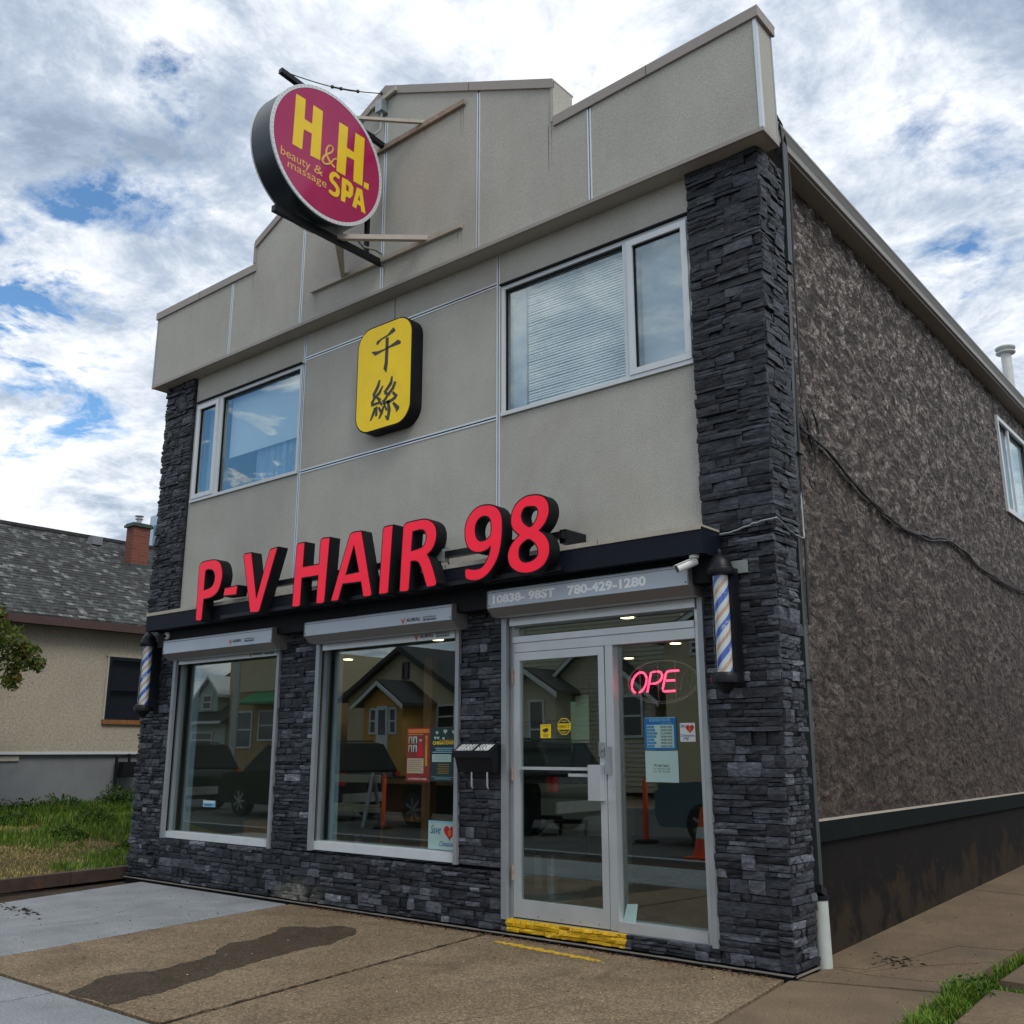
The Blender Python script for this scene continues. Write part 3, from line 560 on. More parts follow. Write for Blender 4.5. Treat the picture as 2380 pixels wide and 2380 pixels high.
lp=[(x,max(y,-3.09)) for x,y in lp]
MB().prism([lp],.0008,.0022,'z').build('damp_patch','aggregate_wet',pav)
# yellow paint stroke in front of the door
mb=MB(); rnd=random.Random(3)
for i in range(60):
    x=-5.17+i*.0172; y=-.235-.09*(i/60)+rnd.uniform(-.012,.012)
    w=.05*(1-abs(i/60-.45)*.6)*rnd.uniform(.6,1.15)
    mb.add([(x,y-w,.0025),(x+.0172,y-w*rnd.uniform(.8,1.1),.0025),(x+.0172,y+w*rnd.uniform(.6,1),.0025),(x,y+w,.0025)],[(0,1,2,3)])
mat('pavement_yellow',(.50,.31,.02),.8,var=.25,vscale=14,fine=.4,fscale=70)
mb.build('painted_line','pavement_yellow',pav)
# timber edging and lawn
edge=thing('timber_edging','dark weathered timber edging between the lawn and the pale slab','edging',(-10.8,-.6,0))
for i,(a,b) in enumerate((((-10.72,-3.0,.045),(-10.93,-1.55,.045)),((-10.93,-1.54,.045),(-11.05,-.62,.045)),((-11.05,-.61,.045),(-11.13,.25,.045)))):
    MB().obox(a,b,.09,.13).build('timber',"timber_dark",edge)
nx,ny=60,60; mb=MB(); vs=[]
def lawn_h(x,y): return -.02+.075*max(0,-11.1-x)+.02*math.sin(x*2.1+y*1.3)+.025*mnoise.noise((x*1.2,y*1.2,0))+.01*max(0,y)
for j in range(ny+1):
    for i in range(nx+1):
        x=-11.1-16*(i/nx); y=-3.0+17*(j/ny); vs.append((x,y,lawn_h(x,y)))
mb.add(vs,[(j*(nx+1)+i,j*(nx+1)+i+1,(j+1)*(nx+1)+i+1,(j+1)*(nx+1)+i) for j in range(ny) for i in range(nx)])
mb.build('lawn','lawn_soil',smooth=True,kind='structure')
def blades(name,m,pts,hts,wid,lean=.5,parent=None,**tags):
    n=len(pts); P=np.array(pts); h=np.array(hts)
    a=np.random.rand(n)*2*np.pi; l=(np.random.rand(n)*.8+.2)*lean*h; w=wid*(.6+.8*np.random.rand(n))
    dx,dy=np.cos(a),np.sin(a); V=np.zeros((n,5,3))
    V[:,0]=P+np.c_[-dy*w,dx*w,0*w]; V[:,1]=P-np.c_[-dy*w,dx*w,0*w]
    mid=P+np.c_[dx*l*.35,dy*l*.35,h*.6]; V[:,2]=mid-np.c_[-dy*w,dx*w,0*w]*.8; V[:,3]=mid+np.c_[-dy*w,dx*w,0*w]*.8
    V[:,4]=P+np.c_[dx*l,dy*l,h]
    idx=np.arange(n)[:,None]*5
    F=[tuple(q) for q in (idx+np.array([0,1,2,3])).tolist()]+[tuple(q) for q in (idx+np.array([3,2,4])).tolist()]
    me=bpy.data.meshes.new(name); me.from_pydata(V.reshape(-1,3).tolist(),[],F); me.materials.append(MATS[m]); me.update()
    o=bpy.data.objects.new(name,me); col.objects.link(o)
    if parent: attach(o,parent)
    for k,v in tags.items(): o[k]=v
    return o
rg=random.Random(5)
gp,gh,dp_,dh=[],[],[],[]
for i in range(52000):
    x=-11.12-6.1*rg.random(); y=-2.2+7.4*rg.random()
    if x>-11.25 and y<-.0: continue
    z=lawn_h(x,y)-.005; n=mnoise.noise((x*.8+3,y*.8,1))+.5*mnoise.noise((x*2.5,y*2.5,2))
    fr=(-11.1-x)/6
    if n+.9*fr-.40+rg.uniform(-.12,.12)>0.0:
        gp.append((x,y,z)); gh.append(rg.uniform(.03,.10)*(1+1.3*fr**2))
    elif rg.random()<.8:
        dp_.append((x,y,z)); dh.append(rg.uniform(.012,.05))
blades('grass','grass_green',gp,gh,.0055,.8,kind='stuff',label='uneven green grass of the vacant side lawn',category='grass')
blades('dry_grass','grass_dry',dp_,dh,.005,1.4,kind='stuff',label='straw coloured dry grass patches near the timber edging',category='grass')
def leaf_cloud(pts,size,flat=0.):
    """small folded leaves at pts"""
    n=len(pts); P=np.array(pts); u=np.random.randn(n,3); u[:,2]*=(1-flat); u/=np.linalg.norm(u,axis=1)[:,None]
    w=np.random.randn(n,3); w-=u*(u*w).sum(1)[:,None]; w/=np.linalg.norm(w,axis=1)[:,None]; nn_=np.cross(u,w)
    s=size*(.6+.8*np.random.rand(n))[:,None]
    V=np.stack([P-u*s,P-w*s*.42+nn_*s*.12,P+u*s,P+w*s*.42+nn_*s*.12],1)
    i=np.arange(n)[:,None]*4
    return V.reshape(-1,3).tolist(),[tuple(q) for q in (i+np.array([0,1,2])).tolist()]+[tuple(q) for q in (i+np.array([0,2,3])).tolist()]
def leaves(name,m,pts,size,parent=None,flat=0.,**tags):
    v,f=leaf_cloud(pts,size,flat); me=bpy.data.meshes.new(name); me.from_pydata(v,[],f); me.materials.append(MATS[m]); me.update()
    o=bpy.data.objects.new(name,me); col.objects.link(o)
    if parent: attach(o,parent)
    for k,vv in tags.items(): o[k]=vv
    return o
wp=[]
for i in range(6500):      # weeds along the neighbour's wall
    y=rg.uniform(-2.0,6.5); x=-16.95+abs(rg.gauss(0,.28)); hh=(.26+.22*mnoise.noise((y*1.7,0,3)))*math.exp(-(x+16.95)*1.6)
    wp.append((x,y,lawn_h(x,y)+rg.random()**.8*max(.05,hh)))
for cx,cy,r,hh in ((-15.0,1.75,.33,.28),(-14.1,.9,.25,.2),(-16.2,3.3,.4,.55),(-16.6,2.9,.3,.5),(-13.5,1.9,.25,.18),(-15.8,.9,.3,.2),(-12.8,1.1,.2,.14)):
    for i in range(420):
        a=rg.random()*6.28; q=r*rg.random()**.5; x=cx+q*math.cos(a); y=cy+q*math.sin(a)
        wp.append((x,y,lawn_h(x,y)+rg.random()*hh*(1-(q/r)**2*.7)))
leaves('weeds','weed_leaf',wp,.032,kind='stuff',label='leafy green weeds along the foot of the neighbouring house wall',category='weeds')
# weedy joints at the right
jp,jh=[],[]
def joint_weeds(a,b,w,n,h):
    for i in range(n):
        t=rg.random(); x=a[0]+(b[0]-a[0])*t+rg.gauss(0,w); y=a[1]+(b[1]-a[1])*t+rg.gauss(0,w)
        jp.append((x,y,-.02)); jh.append(rg.uniform(.3,1)*h*(.55+.75*abs(mnoise.noise((x*5,y*5,4)))*2))
joint_weeds((-1.88,-.80),(-1.93,.35),.042,2600,.10)
joint_weeds((-1.93,.3),(-1.90,.75),.045,700,.07)
joint_weeds((-1.90,.9),(-1.87,2.6),.025,900,.09)
joint_weeds((-1.85,.53),(-1.35,.46),.018,300,.05)
blades('joint_grass','grass_green',jp,jh,.0042,1.1,kind='stuff',label='tufts of green grass in the joint right of the alley slabs',category='grass')
lv=[(-1.91+rg.gauss(0,.06),.35+rg.gauss(0,.14),.02+rg.random()*.06) for _ in range(160)]
leaves('joint_weeds','weed_leaf',lv,.018,flat=.6,kind='stuff',label='broad leaved weeds at the meeting of the alley slab joints',category='weeds')
# litter along the wall foot
lt=[(rg.uniform(-7.6,-2.95),-.06-abs(rg.gauss(0,.035)),.004+rg.random()*.008) for _ in range(420)]
mat('dead_leaf',(.10,.05,.025),.9,var=.4,vscale=30)
leaves('leaf_litter','dead_leaf',lt,.012,flat=.85,kind='stuff',label='dead brown leaf litter along the base of the stone front',category='leaf litter')
gr_=[(rg.uniform(-10,-2.1),-3.08+3.0*rg.random(),.003) for _ in range(420)]+[(rg.uniform(-2.9,-2.0),.1+7*rg.random()**1.3,.02) for _ in range(90)]
gr_=[(x,y,.003+max(0,y-.3)*.0225) for x,y,z in gr_]
leaves('grit','dirt',gr_,.0075,flat=.8,kind='stuff',label='scattered dark grit and crumbs over the paving slabs',category='grit')
lg_=[(rg.uniform(-10,-2.1),-3.08+3.0*rg.random(),.003) for _ in range(260)]
mat('pale_grit',(.5,.46,.4),.9,var=.2,vscale=30)
leaves('pale_grit','pale_grit',lg_,.006,flat=.8,kind='stuff',label='scattered pale stone chips over the paving slabs',category='grit')
dv=[( -9.45+rg.gauss(0,.22),-1.85+rg.gauss(0,.06),.004) for _ in range(60)]+[(-2.55+rg.gauss(0,.10),.9+rg.gauss(0,.08),.016) for _ in range(40)]
leaves('mud_crumbs','dirt',dv,.02,flat=.95,kind='stuff',label='dark crumbs of mud dropped on the pale slab',category='debris')
# ================================================================ tree at the left edge of the view
tree=thing('crab_apple_tree','small crab apple tree whose leafy branches hang in at the left','tree',(-16.3,-1.6,.2))
tk=MB(); tk.tube([(-16.3,-1.6,.1),(-16.28,-1.58,.9),(-16.25,-1.5,1.7),(-16.2,-1.4,2.4),(-16.0,-1.2,3.6)],[.13,.11,.10,.075,.04],10); tk.build('trunk','bark',tree,smooth=True)
lb=MB(); lobes=[(-12.85,-1.95,3.0,.75),(-12.6,-1.30,2.85,.36),(-12.5,-.98,2.72,.27),(-12.5,-.80,2.48,.22),(-12.48,-.70,2.62,.15),(-12.5,-.86,2.26,.13),(-12.5,-.55,2.47,.10),(-12.55,-1.20,2.30,.16),(-12.52,-1.14,3.06,.15),(-13.4,-2.6,3.6,.9),(-14.2,-3.0,3.3,.9),(-13.2,-2.2,2.3,.5)]
lobes=[(x*1.22,(y+6.3)*1.22-6.3,(z-1.41)*1.22+1.41,r*1.22) for x,y,z,r in lobes]
for x,y,z,r in lobes: lb.tube([(-16.2,-1.4,2.4),((-16.2+x)/2,(-1.4+y)/2,(2.4+z)/2+.35),(x,y,z)],[.035,.02,.006],6)
lb.build('limb','bark',tree,smooth=True)
tp=[]
for x,y,z,r in lobes:
    for i in range(int(3000*r**2.0)+110):
        v=Vector((rg.gauss(0,1),rg.gauss(0,1),rg.gauss(0,1))).normalized()*r*rg.random()**.45
        if mnoise.noise((v.x*4+x,v.y*4,v.z*4))<-.22: continue
        tp.append((x+v.x,y+v.y,z+v.z*1.05))
leaves('crown','leaf',tp,.048,tree,kind='stuff')
fp=MB()
for i in range(46):
    x,y,z,r=lobes[rg.randrange(1,8)]; fp.lathe([(.001,-.011),(.008,-.007),(.011,0),(.008,.007),(.001,.011)],(x+rg.gauss(0,r*.6),y+rg.gauss(0,r*.6),z+rg.gauss(0,r*.6)),6)
mat('crab_fruit',(.30,.10,.05),.4); fp.build('fruit','crab_fruit',tree,smooth=True,kind='stuff')
# ================================================================ the shop building
B=thing('shop_building','two storey beige panelled shop with stepped gable parapet and black ledgestone','building',(-6.9,4,0))
XL,XR=-10.91,-2.87
def xc(z): return -2.873+.021*z        # right stone corner
YS=.03                                  # face of the stucco panels
# --- shell (kept behind the finishes)
sh=MB()
sh.box(-10.85,-2.99,.32,13.9,6.10,6.22)                     # roof deck
sh.box(-10.85,-10.70,.12,13.9,-.1,6.1); sh.box(-10.85,-2.99,13.75,13.9,-.1,6.1)
sh.build('shell_wall','house_base',B)
# front backing wall with openings
bw=MB(); BX0,BX1=-10.85,-2.95
OPEN=[(-10.25,-8.275,.478,2.46),(-7.70,-5.765,.50,2.46),(-5.29,-3.395,.13,2.52)]
UP=[(-10.27,-8.20,4.31,5.60),(-5.34,-3.345,4.31,5.60)]
def wall_with_holes(mb,x0,x1,z0,z1,y0,y1,holes):
    zs=sorted({z0,z1,*[h[2] for h in holes],*[h[3] for h in holes]}); 
    for a,b in zip(zs,zs[1:]):
        hs=sorted([h for h in holes if h[2]<=a+1e-6 and h[3]>=b-1e-6]); x=x0
        for h in hs: 
            if h[0]>x: mb.box(x,h[0],y0,y1,a,b)
            x=h[1]
        if x<x1: mb.box(x,x1,y0,y1,a,b)
wall_with_holes(bw,BX0,BX1,0,5.95,.045,.16,OPEN+UP); bw.build('front_wall','black_paint',B)
mat('base_black',(.006,.009,.009),.85,var=.3,vscale=5,spec=.1,bump=.3,bscale=30,bdist=.006)
# --- side wall
MB().prism([[(.30,.80),(13.9,.80),(13.9,6.24),(.30,6.24)],[(7.74,4.53),(9.45,4.53),(9.45,5.90),(7.74,5.90)][::-1]],-3.09,-2.975,'x').build('side_wall','house_base',B)
ny_,nz_=640,380; ys=np.linspace(.30,9.9,ny_); zs_=np.linspace(.925,6.24,nz_); YY,ZZ=np.meshgrid(ys,zs_); VV=np.stack([np.full_like(YY,-2.968),YY,ZZ],-1).reshape(-1,3)
ii=(np.arange(nz_-1)[:,None]*ny_+np.arange(ny_-1)[None,:]).reshape(-1); FF=np.stack([ii,ii+1,ii+ny_+1,ii+ny_],1); cc_=VV[FF[:,0]]
FF=FF[~((cc_[:,1]>7.74)&(cc_[:,1]<9.44)&(cc_[:,2]>4.53)&(cc_[:,2]<5.89))]
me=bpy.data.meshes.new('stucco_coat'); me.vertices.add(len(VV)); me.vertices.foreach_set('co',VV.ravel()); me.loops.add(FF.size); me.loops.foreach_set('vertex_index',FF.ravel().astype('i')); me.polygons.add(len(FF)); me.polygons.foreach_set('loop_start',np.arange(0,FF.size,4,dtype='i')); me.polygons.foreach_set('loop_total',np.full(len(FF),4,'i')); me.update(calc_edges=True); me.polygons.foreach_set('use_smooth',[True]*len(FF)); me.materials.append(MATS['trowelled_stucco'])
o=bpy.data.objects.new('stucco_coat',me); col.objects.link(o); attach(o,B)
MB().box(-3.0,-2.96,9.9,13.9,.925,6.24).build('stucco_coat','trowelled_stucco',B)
MB().box(-3.07,-2.928,.30,13.9,.917,.930).build('drip_edge','steel_beige',B)
MB().box(-3.07,-2.932,.30,13.9,.775,.914).build('base_trim','base_black',B)
MB().box(-3.07,-2.965,.30,13.9,-.1,.775).build('foundation','foundation_paint',B)
# eave along the side
MB().box(-3.0,-2.80,.12,13.9,6.225,6.245).build('eave_soffit','fascia_grey',B)
gt=MB(); gt.add([],[])
prof=[(-2.82,6.245),(-2.775,6.25),(-2.77,6.30),(-2.745,6.345),(-2.735,6.36),(-2.735,6.375),(-2.76,6.375),(-2.79,6.30),(-2.82,6.30)]
n=len(prof); gt.add([(x,.12,z) for x,z in prof]+[(x,13.9,z) for x,z in prof],[(i,(i+1)%n,n+(i+1)%n,n+i) for i in range(n)]+[tuple(range(n))[::-1],tuple(range(n,2*n))])
gt.build('gutter','fascia_grey',B)
MB().box(-2.99,-2.78,.12,13.9,6.376,6.42).build('roof_edge','gutter_dark',B)
# --- side window
sw=box('window','alu_white',(-2.96,-2.925,7.74,7.80,4.53,5.90),B)
f=MB(); f.box(-2.96,-2.925,7.80,9.45,5.84,5.90); f.box(-2.96,-2.925,7.80,9.45,4.53,4.60); f.box(-2.96,-2.925,9.39,9.45,4.60,5.84); f.box(-2.97,-2.94,8.34,8.40,4.60,5.84)
f.build('frame','alu_white',sw); MB().box(-2.99,-2.985,7.80,9.39,4.60,5.84).build('pane','room_glass',sw)
MB().box(-3.10,-3.09,8.40,9.39,4.60,5.84).build('curtain','curtain',sw); MB().box(-3.12,-3.11,7.80,8.40,4.60,5.84).build('dark_interior','dark_room',sw)
# --- fascia parapet -------------------------------------------------
def top_z(x,side=0):
    if x<-8.99 or (x==-8.99 and side<0): return 6.975
    if x<=-6.81: return 7.28+(x+8.99)*(8.34-7.28)/2.18
    if x<-4.61 or (x==-4.61 and side<0): return 8.34-(x+6.81)*(8.34-7.325)/2.20
    return 6.93+(x+4.61)*(7.01-6.93)/1.98
FX=[-11.06,-9.41,-8.08,-6.785,-5.48,-4.195,-2.635]; Z0=5.965; Y0,Y1=-.15,.12
def ptop(x0,x1,off=0.):
    P=[(x0,top_z(x0,1)-off)]
    for xs in (-8.99,-6.81,-4.61):
        if x0<xs<x1:
            if xs==-6.81: P.append((xs,top_z(xs)-off))
            else: P+= [(xs,top_z(xs,-1)-off),(xs,top_z(xs,1)-off)]
    P.append((x1,top_z(x1,-1)-off)); return P
for a,b in zip(FX,FX[1:]):
    g=.012; t_=ptop(a+g,b-g,.03); lp_=[(a+g,Z0),(b-g,Z0)]+t_[::-1]
    MB().prism([lp_],Y0,Y0+.04).build('fascia_panel','stucco_panel',B)
# core + back + ends of the parapet
core=ptop(FX[0],FX[-1],.035); MB().prism([[(FX[0],Z0+.002),(FX[-1],Z0+.002)]+core[::-1]],Y0+.041,Y1).build('parapet_core','stucco_panel',B)
MB().box(FX[-1]+.001,FX[-1]+.014,Y0+.035,Y1-.02,Z0,6.93).build('fascia_end_panel','stucco_panel',B)
MB().box(FX[-1]-.012,FX[-1]+.016,Y0-.006,Y0+.034,Z0,6.93).build('corner_trim','alu',B)
MB().box(FX[-1]-.002,FX[-1]+.016,Y1-.019,Y1+.006,Z0,6.94).build('corner_trim','alu_dull',B)
MB().box(FX[0]-.012,FX[0]+.014,Y0-.006,Y0+.034,Z0,6.90).build('corner_trim','alu_dull',B)
# vertical reveal trims
def reveal(x,z0,z1,y,name='reveal_trim',p=B,w=.042):
    mb=MB(); mb.box(x-w/2,x-w/2+.014,y-.006,y+.03,z0,z1); mb.box(x+w/2-.014,x+w/2,y-.006,y+.03,z0,z1); o=mb.build(name,'alu',p)
    MB().box(x-w/2+.0142,x+w/2-.0142,y+.004,y+.03,z0,z1).build('groove','alu_dull',o); return o
def reveal_h(z,x0,x1,y,p=B,w=.042):
    mb=MB(); mb.box(x0,x1,y-.006,y+.03,z-w/2,z-w/2+.014); mb.box(x0,x1,y-.006,y+.03,z+w/2-.014,z+w/2); o=mb.build('reveal_trim','alu',p)
    MB().box(x0,x1,y+.004,y+.03,z-w/2+.0142,z+w/2-.0142).build('groove','black_paint',o); return o
for x in FX[1:-1]: reveal(x,Z0,top_z(x)-.10,Y0)
# coping following the stepped outline
cp=MB()
def cop(a,b,h=.095,cap=True):
    (x0,z0),(x1,z1)=a,b
    lp_=[(x0,z0-h),(x1,z1-h),(x1,z1),(x0,z0)]
    cp.prism([lp_],Y0-.022,Y0-.001); cp.prism([[(x0,z0-.02),(x1,z1-.02),(x1,z1),(x0,z0)]],Y0-.0008,Y1+.03)
cop((FX[0]-.03,6.985),(-8.96,6.985)); cop((-9.0,7.29),(-6.81,8.35)); cop((-6.809,8.35),(-4.575,7.335)); cop((-4.574,6.94),(FX[-1]+.04,7.02))
cp.prism([[(-9.02,7.0),(-8.975,7.0),(-8.975,7.28),(-9.02,7.27)]],Y0-.016,Y1+.03)
cp.prism([[(FX[-1]+.017,6.925),(FX[-1]+.04,6.925),(FX[-1]+.04,6.999),(FX[-1]+.017,6.999)]],Y0-.0008,Y1+.02)
cp.build('coping','coping',B)
for xs in (-10.1,-7.95,-5.6,-3.6):
    zt=top_z(xs)+.012; MB().box(xs-.002,xs+.002,Y0-.0235,Y0-.0215,zt-.10,zt-.004).build('coping_seam','black_paint',B)
for xs in (-9.2,-7.4,-5.68,-4.1): MB().box(xs-.0015,xs+.0015,-.3095,-.3075,2.926,2.962).build('cap_seam','black_paint',B)
# step cheek on the right of the gable
MB().box(-4.608,-4.575,Y0-.012,Y1+.012,6.90,7.31).build('step_cheek','stucco_panel',B)
# bottom lip + soffit
MB().box(FX[0]-.006,FX[-1]+.02,Y0-.012,Y0+.02,Z0-.035,Z0-.001).build('fascia_lip','coping',B)
MB().box(FX[-1]-.012,FX[-1]+.02,Y0+.021,Y1,Z0-.035,Z0-.001).build('fascia_lip','coping',B)
MB().box(FX[0],FX[-1]-.013,Y0+.021,Y1,Z0-.034,Z0-.002).build('soffit','soffit',B)
# --- upper wall panels
VX=[-10.30,-8.19,-5.375,-3.335]; HZ=[5.63,4.325]
def panel(x0,x1,z0,z1,holes=()):
    return MB().prism([[(x0,z0),(x1,z0),(x1,z1),(x0,z1)]]+[[(h[0],h[2]),(h[0],h[3]),(h[1],h[3]),(h[1],h[2])] for h in holes],YS,YS+.016).build('stucco_panel','stucco_panel',B)
Zt,Zb=5.93,2.97
panel(VX[0],VX[1]-.02,Zb,Zt,[(-10.262,-8.212,4.312,5.592)]); panel(VX[2]+.02,VX[3],Zb,Zt,[(-5.338,-3.347,4.312,5.592)])
panel(VX[1]+.02,-6.775,HZ[0]+.02,Zt); panel(-6.762,VX[2]-.02,HZ[0]+.02,Zt); panel(VX[1]+.02,VX[2]-.02,HZ[1]+.02,HZ[0]-.02); panel(VX[1]+.02,VX[2]-.02,Zb,HZ[1]-.02)
reveal(VX[1],Zb,Zt,YS); reveal(VX[2],Zb,Zt,YS)
for z in HZ: reveal_h(z,VX[1]+.022,VX[2]-.022,YS)
# --- upper windows
def upper_window(name,x0,x1,z0,z1,xm0,xm1,cas,blinds):
    """cas: side carrying the casement"""
    w=MB(); fy0,fy1=YS-.012,YS+.07; t=.038
    w.box(x0,x1,fy0,fy1,z1-t,z1); w.box(x0,x1,fy0-.012,fy1,z0,z0+.035); w.box(x0,x0+t,fy0,fy1,z0+.036,z1-t-.001); w.box(x1-t,x1,fy0,fy1,z0+.036,z1-t-.001); w.box(xm0,xm1,fy0,fy1,z0+.036,z1-t-.001)
    W=w.build('window','alu_white',B)
    MB().box(x0-.004,x1+.004,fy0-.03,fy0+.02,z1+.002,z1+.016).build('head_flashing','black_paint',W)
    a0,a1=(x0+t+.001,xm0-.001) if cas=='L' else (xm1+.001,x1-t-.001); b0,b1=(xm1,x1-t) if cas=='L' else (x0+t,xm0)
    c=MB(); s=.052
    c.box(a0,a1,fy0-.02,fy0+.03,z1-t-s,z1-t-.002); c.box(a0,a1,fy0-.02,fy0+.03,z0+.037,z0+.036+s); c.box(a0,a0+s,fy0-.02,fy0+.03,z0+.037+s,z1-t-s-.001); c.box(a1-s,a1,fy0-.02,fy0+.03,z0+.037+s,z1-t-s-.001)
    c.build('sash','alu_white',W)
    gk=MB(); gk.box(a0+s,a1-s,fy0,fy0+.03,z1-t-s-.012,z1-t-s-.001); gk.box(a0+s+.0005,a0+s+.01,fy0,fy0+.03,z0+.04+s,z1-t-s-.013); gk.box(b0,b1,fy0+.02,fy0+.04,z1-t-.022,z1-t-.001); gk.box(b0,b0+.012,fy0+.02,fy0+.04,z0+.037,z1-t-.023)
    gk.build('gasket','black_paint',W)
    MB().box(a0+s-.004,a1-s+.004,fy0+.012,fy0+.018,z0+.04+s-.005,z1-t-s+.002).build('pane','room_glass',W)
    MB().box(b0-.004,b1+.004,fy0+.042,fy0+.048,z0+.034,z1-t+.002).build('pane','room_glass',W)
    return W,(a0+s,a1-s),(b0,b1),fy0
W1,ca,cb_,fy0=upper_window('window',-5.332,-3.352,4.318,5.585,-4.005,-3.955,'R',True)
# room box behind each upper window
for (x0,x1) in ((-5.36,-3.33),(-10.29,-8.18)):
    r=MB(); r.box(x0,x1,1.2,1.22,4.2,5.7); r.box(x0,x1,.17,1.2,4.2,4.22); r.box(x0,x1,.17,1.2,5.68,5.7); r.box(x0-.02,x0,.17,1.2,4.2,5.7); r.box(x1,x1+.02,.17,1.2,4.2,5.7)
    r.build('room_box','interior_wall',B)
bl=MB(); 
for i in range(46):
    z=5.50-i*.0252; sag=.004*math.sin(i*1.7); tl=.0095
    xa,xb=-5.10,-4.02
    if i in (13,14): tl=.014
    bl.add([(xa,.122,z-.0114+sag),(xb,.122,z-.0114),(xb,.134,z+.0106),(xa,.134,z+.0106+sag)],[(0,1,2,3)])
bl.build('blind','blind',W1,fixn=False)
MB().box(-5.12,-4.01,.30,.31,4.33,5.52).build('dark_interior','dark_room',W1); MB().box(-5.285,-5.13,.135,.139,4.33,5.52).build('sheer','curtain',W1)
MB().box(-3.90,-3.40,.145,.149,4.36,5.52).build('shade','curtain',W1)
W2,ca,cb_,fy0=upper_window('window',-10.255,-8.215,4.318,5.580,-9.775,-9.715,'L',True)
MB().box(-9.68,-8.26,.14,.144,4.80,5.54).build('roller_blind','shade_pale',W2)
cu=MB(); n=60
cu.add([(-9.2+.95*i/n,.19+.02*math.sin(i*.9)+.012*math.sin(i*2.3),z) for z in (4.34,4.85) for i in range(n+1)],[(i,i+1,n+2+i,n+1+i) for i in range(n)])
cu.build('curtain','curtain',W2,smooth=True,fixn=False)
MB().box(-10.15,-9.80,.15,.154,4.36,5.5).build('shade','curtain',W2)
# --- ledge over the ground floor
MB().box(-10.45,-3.22,-.30,.02,2.755,2.945).build('ledge','ledge_black',B)
lc=MB(); lc.box(-10.45,-3.225,-.305,.02,2.946,2.962); lc.box(-10.45,-3.225,-.308,-.29,2.925,2.9455); LC=lc.build('ledge_cap','steel_beige',B)
MB().box(-10.42,-3.25,-.15,.02,2.57,2.752).build('ledge_underside','black_paint',B)
# --- ledgestone ---------------------------------------------------------
STN=[]     # (rough screen size, vertex list, faces, tone)
rs=random.Random(11)
def stone(u0,u1,z0,z1,plane,base,prot,back,lean=False,endR=None):
    """plane 'y' : u=x, outward -y ; plane 'x': u=y, outward +x"""
    ucur=[0.]; w=u1-u0; h=z1-z0; nu=3 if w<.16 else 4; nz=3 if h>.035 else 2
    u0+=.0012; u1-=.0012; z0+=.0012; z1-=.0012; F=[];V=[]
    tilt=rs.uniform(-.008,.008); roll=rs.uniform(-.005,.006)
    wob=[[0,0] for _ in range(nu)]
    for i in range(nu): wob[i]=[rs.uniform(0,.0035),-rs.uniform(0,.0035)]
    eL,eR=rs.uniform(-.004,.004),rs.uniform(-.004,.004)
    def pt(u,z,d):
        ucur[0]=u
        if plane=='y':
            x=u+(xshift(z) if lean else 0); return (x,base-d,z)
        return (base+xshift(z)+d,u,z)
    def xshift(z): return .021*z*(1 if plane=='x' else min(1,max(0,(ucur[0]+3.36)/.487)))
    for d_ in (0,1):
        for j in range(nz):
            for i in range(nu):
                fu=i/(nu-1); fz=j/(nz-1)
                z=z0+(z1-z0)*fz; 
                if j==0: z+=wob[i][0]
                elif j==nz-1: z+=wob[i][1]
                u=u0+(u1-u0)*fu
                if 0<i<nu-1: u+=rs.uniform(-.01,.01)
                elif d_: u+=(eL if i==0 else eR)*(fz-.5)
                if d_:
                    e=(.004 if j in(0,nz-1) else 0)+(.003 if i in(0,nu-1) else 0)
                    dd=prot+tilt*(fu-.5)*2+roll*(fz-.5)*2-e*rs.uniform(.3,1.3)+rs.uniform(-.0045,.0045)
                else: dd=-back
                V.append(pt(u,z,dd))
    N=nu*nz
    for j in range(nz-1):
        for i in range(nu-1):
            a=N+j*nu+i; F.append((a,a+1,a+nu+1,a+nu))
    for i in range(nu-1):
        F.append((i,i+1,N+i+1,N+i)); a=(nz-1)*nu+i; F.append((a+1,a,N+a,N+a+1))
    for j in range(nz-1):
        a=j*nu; F.append((a+nu,a,N+a,N+a+nu)); a=j*nu+nu-1; F.append((a,a+nu,N+a+nu,N+a))
    if plane=='x': pass
    c=Vector(V[N]); dist=(c-Vector((0,-6.3,1.41))).length
    wx=w*h/dist**2*(1 if plane=='y' else .3)
    tone=min(1,max(0,rs.random()**1.3*.9+(rs.random()>.93)*.35))
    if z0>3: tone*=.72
    STN.append((wx,V,F,tone))
SPL=[(.05,.05,.05),(.035,.065,.05),(.09,.06),(.06,.09),(.045,.03,.075),(.075,.075),(.05,.07,.03),(.03,.04,.04,.04),(.10,.05),(.04,.07,.04)]
